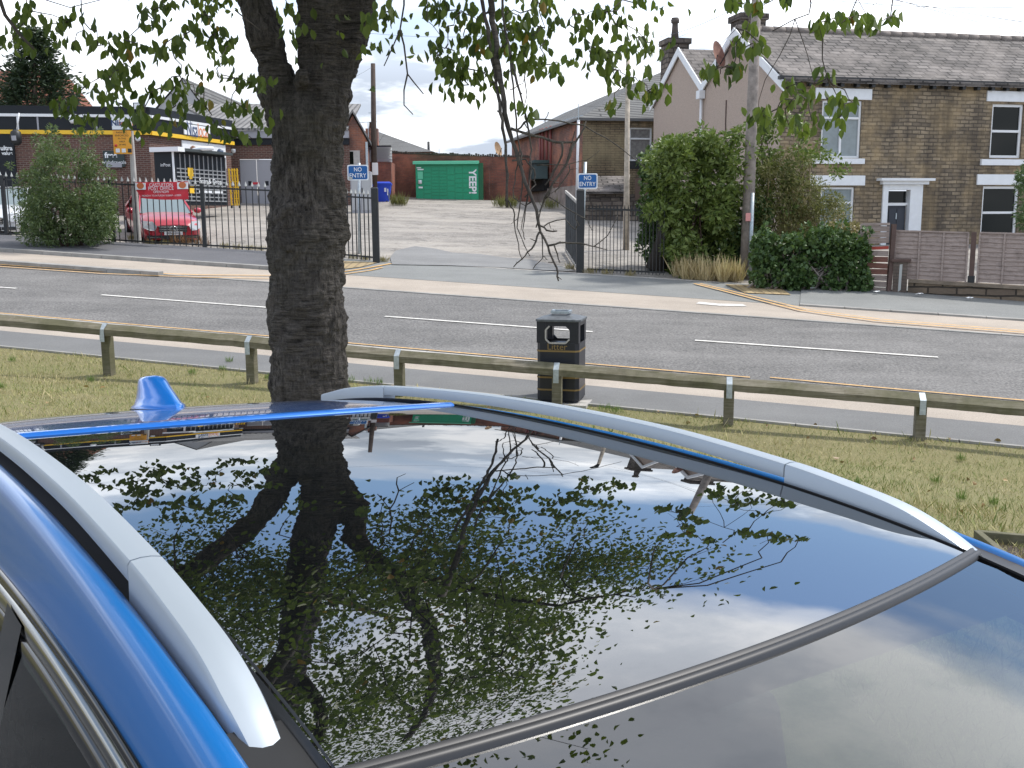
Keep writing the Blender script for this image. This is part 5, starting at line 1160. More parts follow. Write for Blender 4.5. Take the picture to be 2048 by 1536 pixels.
# grass verge: blades, dense where the verge is close
def verge():
    n=230000; S_=RNG.uniform(-12,9.5,n); T_=3.2+(t_ge-3.2)*RNG.uniform(0,1,n)**1.0
    X=S_*ca+T_*sa; Y=-S_*sa+T_*ca
    sx=X/Y*FPX+1024; keep=(sx>-60)&(sx<2110)&(Y>3.5)
    # only the parts that can be seen past the car from nearby: all right half + strip beyond
    keep&=(Y>5.2)|(X>1.5)
    X,Y,S_,T_=X[keep],Y[keep],S_[keep],T_[keep]; gz=np.interp(T_,[t for t,_ in GT],[z for _,z in GT])+GR*S_
    n=len(X); clump=np.sin(X*2.1+np.cos(Y*1.7)*2)*np.cos(Y*2.6+X)+.6*np.sin(X*5.3)*np.sin(Y*4.9)
    hgt=.03+.035*RNG.uniform(0,1,n)+.03*np.clip(clump,0,1)*RNG.uniform(0,1,n)
    tall=RNG.uniform(0,1,n)<.012; hgt[tall]*=2.2; hgt=hgt*np.where(Y<8.5,1.35,1)
    pos=np.stack([X,Y,gz-.005],1); d=np.stack([RNG.normal(0,.55,n),RNG.normal(0,.55,n),np.ones(n)],1)
    me_m=bpy.data.materials.new('verge grass'); me_m.use_nodes=True; t=me_m.node_tree; b_=t.nodes['Principled BSDF']; b_.inputs['Roughness'].default_value=.7
    r=N(t,'ShaderNodeNewGeometry').outputs['Random Per Island']; tc=N(t,'ShaderNodeTexCoord').outputs['Object']
    g_=noise(t,tc,1.1,5,.6); g2=noise(t,tc,6,3,.6)
    mm=mth(t,'ADD',mth(t,'MULTIPLY',g_,.75),mth(t,'ADD',mth(t,'MULTIPLY',g2,.25),mth(t,'MULTIPLY',mth(t,'SUBTRACT',r,.5),.30)))
    c=ramp(t,mm,[(.30,(.14,.20,.04)),(.43,(.25,.29,.08)),(.54,(.42,.38,.16)),(.68,(.56,.47,.26))]); t.links.new(c,b_.inputs['Base Color'])
    o=leaves('grass',pos,d,hgt,.09,me_m,None,curl=.1); o['kind']='stuff'
verge()
def fallen():
    n=190; X=RNG.uniform(-9,6,n); Y=RNG.uniform(5.5,13.5,n); T_=X*sa+Y*ca; k=(T_>3.4)&(T_<t_ge+.15); X,Y=X[k],Y[k]
    Z_=np.array([H(a,b) for a,b in zip(X,Y)])+.035; n=len(X)
    o=leaves('fallen_leaves',np.stack([X,Y,Z_],1),np.stack([RNG.normal(0,1,n),RNG.normal(0,1,n),RNG.normal(0,.15,n)],1),.07,.6,leafmat('fallen leaf',(.16,.08,.03),(.34,.22,.08),.1),None,fine=True); o['kind']='stuff'
fallen()
tufts('verge_weeds','',[(1500+random.random()*540,900+random.random()*150,10) for _ in range(14)]+[(random.random()*540,715+random.random()*70,8) for _ in range(7)]+[(1210,822,16),(1235,826,14),(700,765,16),(740,768,14),(760,770,8)],leafmat('weed leaf',(.09,.16,.03),(.20,.30,.07),.2),.11,70)
# litter scraps
def scrap(px,py,w_,label,mlist=m_signw):
    g=G(px,py); mb=MB(); rows=[]
    for i in range(4): rows.append([(g.x+w_*(j/4-.5),g.y+w_*.5*(i/3-.5),g.z+.10+random.uniform(0,.08)*w_*2) for j in range(5)])
    o=build('litter_scrap',mb.grid(rows,False),mlist); tag(o,label,'litter')
scrap(1562,572,.42,'crumpled white litter lying on the tactile paving by the pole'); scrap(1625,585,.12,'small white scrap on pavement below the ivy hedge'); scrap(1753,592,.14,'white scrap on pavement at the foot of the gate'); scrap(1838,597,.16,'white scrap at the foot of the garden wall'); scrap(1478,560,.10,'pale scrap in the dry grass by the pole'); scrap(1938,605,.16,'pale scrap beside garden wall at right'); scrap(1200,540,.28,'white litter inside the thin railings')

# ================================================================== THE STREET TREE
TD=7.7
tb_=GD(618,TD); TREE=thing('cherry_tree','big dark barked tree on the verge with spreading leafy branches overhead','tree',tuple(tb_))
def barkmat(name,c0,c1,sc=1):
    m=bpy.data.materials.new(name); m.use_nodes=True; t=m.node_tree; b=t.nodes['Principled BSDF']; b.inputs['Roughness'].default_value=.85; b.inputs['Specular IOR Level'].default_value=.3
    tc=N(t,'ShaderNodeTexCoord').outputs['Object']
    h=noise(t,mapping(t,tc,(5,5,42)),1.4,7,.65,dist=.6); v=noise(t,mapping(t,tc,(26,26,5)),1.2,6,.65,dist=.8); k=noise(t,tc,2.2,5,.6); f=noise(t,tc,70,4,.7)
    sel=ramp(t,k,[(.42,0),(.58,1)]); hh=mixc(t,sel,h,v); hh=mth(t,'ADD',mth(t,'MULTIPLY',hh,.75),mth(t,'MULTIPLY',f,.25))
    c=ramp(t,hh,[(.36,c0),(.52,tuple((a+b2)/2 for a,b2 in zip(c0,c1))),(.66,c1)])
    c=mixc(t,ramp(t,noise(t,tc,1.3,4,.5),[(.5,0),(.75,.35)]),c,(.10,.095,.06)); t.links.new(c,b.inputs['Base Color'])
    bn=N(t,'ShaderNodeBump'); bn.inputs['Strength'].default_value=1; bn.inputs['Distance'].default_value=.06*sc
    t.links.new(hh,bn.inputs['Height']); t.links.new(bn.outputs[0],b.inputs['Normal']); return m
m_bark=barkmat('cherry bark',(.012,.010,.009),(.20,.175,.155))
def limb(px): # list of (x,y,halfwidth px[,D])
    return [P(q[0],q[1],q[3] if len(q)>3 else TD) for q in px],[q[2]*(q[3] if len(q)>3 else TD)/FPX for q in px]
mb=MB()
pts,rad=limb([(622,900,110),(620,850,92),(619,790,78),(617,700,72),(615,600,74),(614,540,75),(615,470,78),(614,420,75),(615,350,69),(614,290,66),(613,230,66),(611,180,46)])
pts=[pts[0]-Vector((0,0,.5))]+pts; rad=[.50]+rad; mb.tube(pts,rad,28)
W3=lambda *a: Vector(a)
def ext(pxl,world): 
    p,r=limb(pxl); return p+[W3(*w[:3]) for w in world],r+[w[3] for w in world]
mainL=ext([(600,300,40),(578,235,42),(558,170,36),(545,120,32),(527,60,31),(509,0,31)],[(-2.05,7.65,4.1,.13),(-2.5,7.6,4.8,.13),(-3.0,7.4,5.8,.12),(-3.2,7.2,7.2,.10),(-3.3,7,9,.03)])
mainC=ext([(628,300,45),(645,230,48),(645,150,48),(648,80,49),(650,0,51)],[(-1.42,7.7,4.2,.17),(-1.35,7.5,5.2,.17),(-1.25,7.2,6.6,.15),(-1.15,7,8.4,.11),(-.9,6.8,10.2,.03)])
mainR=ext([(650,240,38),(672,170,30),(697,110,27),(714,50,28),(722,0,27)],[(-1.05,7.65,4.1,.10),(-.7,7.5,4.6,.09),(-.2,7.3,5.3,.08),(.1,7.1,6.2,.06),(.2,6.8,7.6,.03)])
for L_ in (mainL,mainC,mainR): mb.tube(L_[0],L_[1],20)
mb.tube(*limb([(728,45,20),(742,42,15,7.6),(747,38,10,7.55)]),8); mb.tube(*limb([(600,180,18,7.6),(604,148,17,7.45),(606,142,12,7.42)]),10)
# knot rim
for cx,cy,rx,ry in ((582,455,22,42),): 
    pp=[P(cx+rx*math.cos(t),cy+ry*math.sin(t),TD-.285) for t in [2*math.pi*k/20 for k in range(21)]]; mb.tube(pp,.035,8)
tr=build('trunk',mb,m_bark,TREE,smooth=True)
rmsh=tr.modifiers.new('remesh','REMESH'); rmsh.mode='VOXEL'; rmsh.voxel_size=.014; rmsh.use_smooth_shade=True
sm=tr.modifiers.new('smooth','SMOOTH'); sm.iterations=6
for nm,sz,st__ in (('a',.30,.09),('b',.09,.055),('c',.035,.028)):
    tx=bpy.data.textures.new('bark'+nm,'CLOUDS'); tx.noise_scale=sz; tx.noise_depth=3
    dm=tr.modifiers.new('disp'+nm,'DISPLACE'); dm.texture=tx; dm.strength=st__; dm.mid_level=.5; dm.texture_coords='LOCAL'
# secondary limbs
sec=[([(-1.4,7.6,4.4),(-1.25,6.4,5.3),(-.9,5.0,6.1),(-.5,3.6,6.9),(-.3,2.4,7.3)],[.09,.08,.06,.04,.015]),
     ([(-.75,7.5,4.5),(.2,7.25,4.9),(.9,7.1,4.9),(1.5,7.0,4.7)],[.05,.035,.022,.008]),
     ([(-2.9,7.4,5.4),(-4.2,7.0,5.7),(-5.6,6.6,5.8),(-6.8,6.2,5.5)],[.07,.055,.035,.012]),
     ([(-2.3,7.6,4.5),(-3.4,6.6,4.9),(-4.3,5.6,5.2),(-5.2,4.6,5.2)],[.06,.045,.03,.012]),
     ([(-1.2,7.3,6.3),(-.6,6.3,7.0),(-.1,5.2,7.4)],[.07,.05,.012]),
     ([(-1.4,7.6,5.0),(-.8,9.0,6.2),(-.2,10.2,7.2)],[.07,.05,.015]),([(-3.0,7.4,6),(-3.6,8.8,6.8),(-4.4,10,7.2)],[.06,.04,.015]),
     ([(-1.1,6.9,8.4),(-.3,6.4,9.2),(.0,6.2,9.6)],[.05,.03,.012]),([(-3.2,7.2,7),(-4.6,6.4,8),(-5.6,6,8.4)],[.05,.03,.012]),
     ([(-1.2,6.3,5.4),(-2.2,5.0,6.2),(-2.9,3.6,6.8),(-3.2,2.6,6.9)],[.05,.04,.025,.01])]
bmb=MB(); nodes=[]
def dens(p,r,step=.25):
    out=[]
    for i in range(len(p)-1):
        n=max(1,int((p[i+1]-p[i]).length/step))
        for k in range(n): out.append((p[i].lerp(p[i+1],k/n),r[i]+(r[i+1]-r[i])*k/n))
    return out
for L_ in (mainL,mainC,mainR): nodes+= [q for q in dens(*L_) if q[0].z>3.9]
for p,r in sec:
    p=[W3(*q) for q in p]; q2=[p[0]]
    for i in range(len(p)-1):
        for k in (1,2,3): 
            c=p[i].lerp(p[i+1],k/3); 
            if not(i==len(p)-2 and k==3): c+=W3(random.uniform(-.1,.1),random.uniform(-.1,.1),random.uniform(-.1,.1))
            q2.append(c)
    rr=[r[min(len(r)-1,int(i/3))]*(1-(i%3)/3)+r[min(len(r)-1,int(i/3)+1)]*((i%3)/3) for i in range(len(q2))]
    bmb.tube(q2,rr,8); nodes+=dens(q2,rr)
tips=[]
cen=np.array([-1.0,6.4,6.9]); R3=np.array([5.6,5.0,3.9])
while len(tips)<500:
    v=RNG.normal(size=3); v/=np.linalg.norm(v); q=cen+v*R3*RNG.uniform(.35,1)**.6
    if q[2]<4.1+.12*abs(q[0]+1): 
        if RNG.uniform()<.6: continue
        q[2]=4.1+RNG.uniform(0,1)
    rel=q-np.array([0,0,CAMZ])
    if rel[1]>.3 and rel[2]/rel[1]<.27: continue
    if q[1]<2.2: continue
    if q[1]<7.3 and abs(q[0]/q[1]+.185)<.055 and RNG.uniform()<.9: continue
    if q[1]<7.3 and abs(q[0]/q[1]+.43)<.03 and RNG.uniform()<.8: continue
    az=(q[0]-.2)/max(.5,q[1]-1.0); el=(q[2]-1.6)/max(.5,q[1]-1.0)
    if az>.34 or (el>.50 and az>.10+.05*RNG.uniform()): continue
    tips.append(Vector(q))
def nearest(q,nd,up=False):
    best=None;bd=1e9
    for p,r in nd:
        d=(p-q).length+ (1.2*max(0,p.z-q.z) if not up else 0)
        if d<bd: bd=d;best=(p,r)
    return best
tips.sort(key=lambda q: (nearest(q,nodes)[0]-q).length)
LP=[];LD=[]
def spray(c,n,rad):
    for k in range(n):
        o_=RNG.normal(size=3)*rad*np.array([1,1,.55]); LP.append(np.array(c)+o_); LD.append(np.array([0,0,-.75])+RNG.normal(size=3)*.45)
for q in tips:
    p,r=nearest(q,nodes); d=(q-p).length; K=max(3,int(d/.35)); pth=[]
    side=W3(*RNG.normal(size=3))*.12*d
    for i in range(K+1):
        f=i/K; c=p.lerp(q,f)+side*math.sin(math.pi*f)+W3(0,0,.12*d*math.sin(math.pi*f)); 
        if 0<i<K: c+=W3(*RNG.normal(size=3))*.04
        pth.append(c)
    r0=min(r*.6,.012+.012*d); rr=[r0+(.006-r0)*i/K for i in range(K+1)]; bmb.tube(pth,rr,5); nodes+= [(a,b_) for a,b_ in zip(pth[1:],rr[1:])]
    for j in range(3):
        a=pth[-1-(j%2)]; e_=a+W3(*RNG.normal(size=3))*.3+W3(0,0,-.15); bmb.tube([a,a.lerp(e_,.5)+W3(0,0,.05),e_],[.006,.004,.003],4); spray(e_,48,.20)
    spray(q,60,.30)
build('branches',bmb,barkmat('branch bark',(.02,.017,.014),(.10,.085,.07),.3),TREE)
# hanging sprays seen directly
A_=[(50,20),(20,90),(60,100),(50,50),(100,58),(137,43),(164,40),(148,86),(195,80),(220,100),(250,80),(275,100),(325,100),(344,100),(235,133),(270,140),(176,168),(220,156),(242,168),(211,195),(250,219),(273,250),(300,190),(320,176),(348,191),(360,152),(367,78),(410,10),(430,66),(422,90),(460,90),(441,113),(390,188),(410,211),(441,156),(472,164),(500,164),(519,172),(461,211),(492,219),(519,230),(340,250),(352,211),(434,250),(457,270),(504,277),(117,211),(137,223),(172,238),(328,12),(289,23),(305,51),(590,60),(580,20),(262,262),(290,235),(232,205),(412,30),(385,60),(30,60)]
B_=[(759,35),(776,23),(867,29),(879,15),(896,18),(908,50),(914,29),(937,53),(955,38),(932,85),(952,85),(973,67),(978,97),(1014,59),(1031,76),(1043,44),(1066,18),(1084,9),(1090,56),(1090,85),(1066,70),(1058,123),(1078,126),(1093,144),(1122,132),(1052,138),(870,103),(879,123),(896,88),(908,117),(914,147),(926,158),(938,138),(929,185),(896,170),(967,147),(984,161),(1046,223),(1010,30),(1000,100),(1030,110)]
C_=[(1140,50),(1166,29),(1178,97),(1172,79),(1184,114),(1207,103),(1201,29),(1219,23),(1230,47),(1216,117),(1242,111),(1260,79),(1286,73),(1307,100),(1286,103),(1219,141),(1233,158),(1260,155),(1277,164),(1230,208),(1295,182),(1324,187),(1292,205),(1271,6)]
D_=[(1468,8),(1503,16),(1523,12),(1492,62),(1472,86),(1507,97),(1530,94),(1414,144),(1441,148),(1464,140),(1480,136),(1573,4),(1640,55),(1655,47),(1682,47),(1698,35),(1725,47),(1756,47),(1780,39),(1655,156),(1573,175),(1585,199),(1612,191),(1554,218),(1499,238),(1523,226),(1655,203),(1675,195),(1698,199),(1690,222),(1624,242),(1671,253),(1577,249),(1538,253),(1600,261)]
tw=MB(); LP2=[];LD2=[]
def hang(lst,D,nl,spread=15,sz=1):
    pts=sorted(lst,key=lambda q:q[1]); done=[]
    for (x,y) in pts:
        Dk=D+random.uniform(-.35,.35); c=P(x,y,Dk)
        cand=[q for q in done if math.hypot(q[0]-x,(q[1]-y))<95 and q[1]<y-4]
        if cand: par=min(cand,key=lambda q:math.hypot(q[0]-x,q[1]-y)*(1+random.random()*.4)); pc=par[2]; r0=.0045
        elif y>55:
            cand=sorted(done,key=lambda q:math.hypot(q[0]-x,q[1]-y))[:1]; pc=cand[0][2] if cand else P(x,-60,Dk); r0=.005
        else:
            pc=P(x+random.uniform(-40,40),-90,Dk); nn_=nearest(pc,nodes,True)[0]; tw.tube([nn_,nn_.lerp(pc,.5)+W3(0,0,.15),pc],[.012,.009,.006],5); r0=.006
        m1=pc.lerp(c,.35)+W3(random.uniform(-.04,.04),0,random.uniform(-.02,.04)); m2=pc.lerp(c,.7)+W3(random.uniform(-.03,.03),0,.02); tw.tube([pc,m1,m2,c],[r0,r0*.85,r0*.7,r0*.45],5)
        done.append((x,y,c))
        for k in range(nl+random.randint(-1,2)):
            o_=P(x+random.gauss(0,spread),y+random.gauss(0,spread*.55),Dk+random.gauss(0,.09)); LP2.append(np.array(o_)+np.array([0,0,.03])); LD2.append(np.array([random.gauss(0,.3),random.gauss(0,.3),-1]))
hang(A_,6.9,10,17); hang(B_,6.7,10,17); hang(C_,7.0,9,17); hang(D_,6.0,7,13)
build('twigs',tw,m_twig,TREE)
leaves('foliage',np.array(LP),np.array(LD),.070,.60,m_leaf,TREE,fine=True)
leaves('hanging_leaves',np.array(LP2),np.array(LD2),.080,.58,m_leaf,TREE,fine=True)
# dead bare branch
db=MB()
DB=[([(985,-120),(980,-20),(985,40),(995,120),(1003,180),(1015,250),(1030,300),(1050,365),(1072,420),(1082,465),(1100,505),(1112,535),(1117,562)],13,3),
([(960,-90),(962,-20),(975,60),(985,120),(996,190),(1004,240),(1010,290),(1015,350),(1014,415)],8,5),
([(1000,-40),(1010,60),(1030,150),(1045,200),(1055,250),(1062,300),(1062,340)],5,3),([(1015,80),(1028,170),(1032,240),(1040,300),(1045,330)],4,3),
([(1030,262),(1060,238),(1100,240),(1165,250),(1210,275),(1260,310),(1290,335)],4,1.5),([(1020,256),(1070,272),(1110,284),(1150,285),(1165,262),(1172,243)],6,3),
([(1150,285),(1130,330),(1095,385),(1088,400)],6,3),([(1125,285),(1122,310),(1108,345),(1090,370)],5,3),([(1093,492),(1120,485),(1145,485),(1188,492),(1215,470),(1235,430)],4,1.5),([(1188,492),(1215,500)],2.5,1.5),
([(1080,452),(1100,463),(1114,462)],4,2.5),([(1088,452),(1105,442),(1130,439),(1150,460),(1157,450),(1150,430)],2.5,1.5),([(1078,465),(1068,490),(1050,512),(1027,534)],4,2),
([(1015,400),(1028,420),(1030,450),(1036,490),(1045,520)],3,1.5),([(1045,330),(1042,400),(1035,455),(1048,490),(1060,512)],3,1.5),([(1060,330),(1055,400),(1046,460),(1050,480)],3,1.5),([(1062,340),(1050,410),(1042,460)],2.5,1.5),
([(1083,470),(1084,515),(1066,538)],2.5,1.5),([(1084,512),(1095,520)],2,1),([(1106,488),(1118,520),(1120,525)],3,1.5),([(1105,372),(1100,390),(1088,400),(1078,430),(1072,455)],4,2.5),([(1090,390),(1130,415),(1175,440),(1185,462)],2.5,1.2),
([(1140,330),(1138,345),(1120,370),(1110,385)],3,2),([(1025,320),(1050,318),(1068,340),(1070,370),(1050,395)],4,2),([(1040,300),(1030,345),(1026,395),(1052,412)],3,1.5),([(1150,262),(1140,300),(1132,330)],2,1),([(1096,225),(1090,245)],2,1.5),([(1074,330),(1100,330),(1140,328),(1175,320),(1200,300)],2.5,1),([(1020,180),(1045,168),(1050,150)],2,1)]
for pl_,w0,w1_ in DB:
    K=len(pl_); pts=[]; rad=[]
    for i,(x,y) in enumerate(pl_):
        Dk=6.4+ .25*math.sin(i*1.3+w0); pts.append(P(x,y,6.4)+W3(0,0,0)+ (P(x,y,6.4)-CAM).normalized()*random.uniform(-.05,.05)); rad.append((w0+(w1_-w0)*i/(K-1))*6.4/FPX*.5)
    fine=[];fr_=[]
    for i in range(K-1):
        for k in range(3): fine.append(pts[i].lerp(pts[i+1],k/3)+W3(random.uniform(-.006,.006),0,random.uniform(-.004,.004))); fr_.append((rad[i]+(rad[i+1]-rad[i])*k/3)*random.uniform(.85,1.2))
    fine.append(pts[-1]); fr_.append(rad[-1]); db.tube(fine,fr_,7)
    for i in range(2,len(fine)-1,3):
        if random.random()<.5: a=fine[i]; b2=a+W3(random.uniform(-.05,.05),0,random.uniform(-.04,.02)); db.tube([a,b2],[fr_[i]*.6,fr_[i]*.3],4)
nn_=nearest(P(985,-160,6.4),nodes,True)[0]; db.tube([nn_,nn_.lerp(P(985,-120,6.4),.6)+W3(0,0,.1),P(985,-120,6.4)],[.035,.028,.022],7)
for pl_,w0 in (([(808,-60),(808,10),(800,60),(785,95),(768,132)],4),([(800,60),(808,90),(815,148),(828,165),(847,188)],4),([(815,148),(808,180),(808,210),(826,229)],3.5),
  ([(850,-60),(855,20),(852,40),(865,50),(880,70)],2),([(1610,-40),(1622,6),(1618,28),(1590,38),(1545,62)],3.5),([(1590,38),(1580,70),(1560,110),(1530,160),(1518,200),(1515,235)],2),([(1590,38),(1605,80),(1615,110),(1625,150),(1600,195)],2),([(1500,0),(1470,60),(1440,90)],1.5),([(1700,-30),(1730,25),(1745,10),(1770,0)],1.5),
  ([(-10,-30),(10,30),(40,70),(68,98)],9),([(0,-20),(60,-10),(140,15),(200,0)],3),([(470,20),(500,45),(520,60)],3)):
    pts=[P(x,y,6.5) for x,y in pl_]; db2=MB(); db2.tube(pts,[w0*6.5/FPX*.5*(1-.5*i/(len(pts)-1)) for i in range(len(pts))],6); build('bare_twig',db2,m_twig,TREE)
build('dead_branch',db,barkmat('dead branch bark',(.035,.03,.026),(.16,.14,.12),.2),TREE)
# ================================================================== THE BLUE CAR IN THE FOREGROUND
def cat(x,xs,ys):
    i=max(0,min(len(xs)-2,int(np.searchsorted(xs,x)-1))); t=(x-xs[i])/(xs[i+1]-xs[i])
    def sl(k):
        if k<=0: return (ys[1]-ys[0])/(xs[1]-xs[0])
        if k>=len(xs)-1: return (ys[-1]-ys[-2])/(xs[-1]-xs[-2])
        return (ys[k+1]-ys[k-1])/(xs[k+1]-xs[k-1])
    h=xs[i+1]-xs[i]; m0,m1=sl(i)*h,sl(i+1)*h; t2,t3=t*t,t*t*t
    return (2*t3-3*t2+1)*ys[i]+(t3-2*t2+t)*m0+(-2*t3+3*t2)*ys[i+1]+(t3-t2)*m1
A0=Vector((-0.21810599,0.81721566,-0.44496009))+CAM
Lv=Vector((0.90875969,0.65242924,-0.05377642)).normalized(); Fv=Vector((.58319875,-.8123295,0)); Fv=(Fv-Lv*Fv.dot(Lv)).normalized(); Uv=Lv.cross(Fv)*-1
if Uv.z<0: Uv=-Uv
HB=1.655
org=A0-Uv*HB
car=thing('blue_car','glossy blue estate car with silver roof rails and panoramic glass roof','car')
car.matrix_world=Matrix(((Fv.x,Lv.x,Uv.x,org.x),(Fv.y,Lv.y,Uv.y,org.y),(Fv.z,Lv.z,Uv.z,org.z),(0,0,0,1)))
def cb_(name,mb,m,parent=None,bevel=0,smooth=None):
    cen_=Vector((-.6,.56,-1.1)); tot=0
    if name not in ('headliner','floor'):
        for f_ in mb.f:
            p0,p1,p2=Vector(mb.v[f_[0]]),Vector(mb.v[f_[1]]),Vector(mb.v[f_[2]]); tot+=(p1-p0).cross(p2-p0).dot(p0-cen_)
        det=1 if Matrix((Fv,Lv,Uv)).determinant()>0 else -1
        if tot*1.0<0 and len(mb.f)>0: mb.f=[f_[::-1] for f_ in mb.f]
    mb.v=[(v[0],v[1],v[2]+HB) for v in mb.v]; return build(name,mb,m,parent or car,bevel=bevel,local=True,smooth=smooth)
pc=np.polyfit([-2.75,-2.5,-2.2,-1.9,-1.5,-1.1,-.6,-.3,.05,.1],[-.236,-.156,-.066,-.018,.026,.052,.061,.047,.013,.007],5)
def Pc(u):
    if u<=.07: return float(np.polyval(pc,u))
    x=u-.07; return float(np.polyval(pc,.07))-.17*x-.30*x*x
def crown(u): return .011 if u<.07 else .011+.045*min(1,(u-.07)/1.0)
def Z(u,v): return Pc(u)-crown(u)*abs((v-.56)/.56)**2.0
def vw_unused(u,k):  # half width narrows/widens along u ; k -1..1
    return .56+k*(.465+ (.10*min(1,max(0,u-.07)) ))
m_roofg=mat('panoramic roof glass',(.004,.005,.006),.008,ior=4.2)
def bluepaint():
    m=mat('metallic blue paint',(.0,.125,.39),.38,.0,coat=.55); t=m.node_tree; b=t.nodes['Principled BSDF']; b.inputs['Coat IOR'].default_value=1.5
    return m
m_paint=bluepaint()
m_silver=mat('satin silver rail',(.40,.45,.50),.42,.30)
m_rub=mat('black rubber seal',(.022,.022,.024),.45); m_gloss=mat('gloss black trim',(.01,.01,.01),.12)
us=lambda k: .055+.045*(1-k*k)-.032*k; ur=lambda k:-1.33-.06*k*k
GW=.530
rows=[]
for i in range(65):
    f=i/64; row=[]
    for j in range(33):
        k=-1+2*j/32; u=ur(k)+(us(k)-.004-ur(k))*f; v=.56+GW*k; row.append((u,v,Z(u,v)))
    rows.append(row)
cb_('roof_glass',MB().grid(rows),m_roofg)
# front seal
rows=[]
prof=[(-.011,-.004),(-.010,.003),(-.006,.0055),(-.003,.003),(-.001,.003),(.002,.0055),(.008,.003),(.010,-.005)]
for j in range(49):
    k=-1.02+2.04*j/48; row=[]
    for du,dz in prof: u=us(k)+du; v=.56+GW*k; row.append((u,v,Z(u,v)+dz))
    rows.append(row)
cb_('front_seal',MB().grid(rows),m_rub)
# rear blue trim strip
rows=[]
for j in range(41):
    k=-1.0+2.0*j/40; row=[]
    for du,dz in ((-.024,-.004),(-.022,.004),(-.010,.008),(.004,.004),(.010,-.002)): u=ur(k)+du-.004; v=.56+.52*k; row.append((u,v,Z(u,v)+dz))
    rows.append(row)
cb_('rear_trim_strip',MB().grid(rows),mat('bright blue trim',(.01,.16,.62),.3,.2,coat=1))
# rear roof panel
rows=[]
for i in range(30):
    f=i/29; row=[]
    for j in range(33):
        k=-1+2*j/32; u1=ur(k)-.02; u=-2.78+(u1+2.78)*f; v=.56+.60*k; row.append((u,v,Z(u,v)-(.004 if f>.97 else 0)-.02*abs(k)**8))
    rows.append(row)
cb_('rear_roof_panel',MB().grid(rows),mat('dark metallic blue roof',(.0,.05,.20),.3,.0,coat=1))
def E_(u): return Pc(u)-crown(u)*.9
def gz(u): return max(.8,min(1.6,1-.6*(u+.4)))
def side(sg,cs,u0,u1,n,name,m,parent=None,smooth=True):
    rows=[]
    for i in range(n+1):
        u=u0+(u1-u0)*i/n; wd=(.10*min(1,max(0,u-.07))); row=[]
        for dv,dz in cs:
            dz=dz-(.009*min(1,max(0,(-.15-u)/.2)) if (sg>0 and name=='cantrail') else 0)
            v=.56+sg*(.56-dv+wd); row.append((u,v,E_(u)+dz*(gz(u) if dz<-.03 and dv<-.03 else 1)))
        rows.append(row)
    return cb_(name,MB().grid(rows,smooth),m,parent)
blue_cs=[(.0,-.03),(-.022,-.020),(-.026,-.006),(-.034,.0),(-.050,-.006),(-.057,-.020),(-.063,-.042),(-.068,-.070),(-.071,-.092),(-.070,-.1)]
mold=[(.034,.003),(.030,-.006),(.024,-.012),(.016,-.008),(.008,-.014),(-.008,-.012),(-.016,-.018),(-.022,-.016),(-.026,-.02)]
for sg in (-1,1):
    side(sg,mold,-2.5,1.2,60,'roof_moulding',m_rub)
    side(sg,blue_cs,-2.75,1.25,70,'cantrail',m_paint)
    side(sg,[(-.070,-.094),(-.074,-.092),(-.077,-.100),(-.0775,-.108)],-2.3,1.2,50,'window_seal',m_gloss)
    side(sg,[(-.0775,-.105),(-.083,-.107),(-.085,-.124),(-.084,-.128)],-2.3,1.2,50,'chrome_strip',mat('dark chrome strip',(.25,.25,.24),.15,1))
    side(sg,[(-.084,-.127),(-.088,-.129),(-.090,-.15)],-2.3,1.2,50,'window_seal',m_gloss)
def glassmat(name,tint,ior):
    m=bpy.data.materials.new(name); m.use_nodes=True; t=m.node_tree; t.nodes.clear()
    o=N(t,'ShaderNodeOutputMaterial'); f=N(t,'ShaderNodeFresnel'); f.inputs[0].default_value=ior; a=N(t,'ShaderNodeBsdfTransparent'); a.inputs[0].default_value=(*tint,1); g=N(t,'ShaderNodeBsdfGlossy'); g.inputs['Roughness'].default_value=.01
    x=N(t,'ShaderNodeMixShader'); bf=N(t,'ShaderNodeNewGeometry').outputs['Backfacing']; t.links.new(mth(t,'ADD',mth(t,'MULTIPLY',f.outputs[0],mth(t,'SUBTRACT',1,bf)),mth(t,'MULTIPLY',bf,.06)),x.inputs[0]); t.links.new(a.outputs[0],x.inputs[1]); t.links.new(g.outputs[0],x.inputs[2]); t.links.new(x.outputs[0],o.inputs[0]); return m
m_ws=glassmat('windscreen',(.22,.28,.27),3.2); m_sg=glassmat('side window',(.5,.58,.54),1.5); m_sgd=glassmat('privacy window',(.06,.07,.065),1.5)
rows=[]
for i in range(33):
    f=i/32; row=[]
    for j in range(33):
        k=-1+2*j/32; u=us(k)+.004+(1.22+.10*(1-k*k)-us(k))*f; wd=.10*min(1,max(0,u-.07)); v=.56+(GW+wd)*k; row.append((u,v,Z(u,.56+GW*k)-.002))
    rows.append(row)
cb_('windscreen',MB().grid(rows),m_ws)
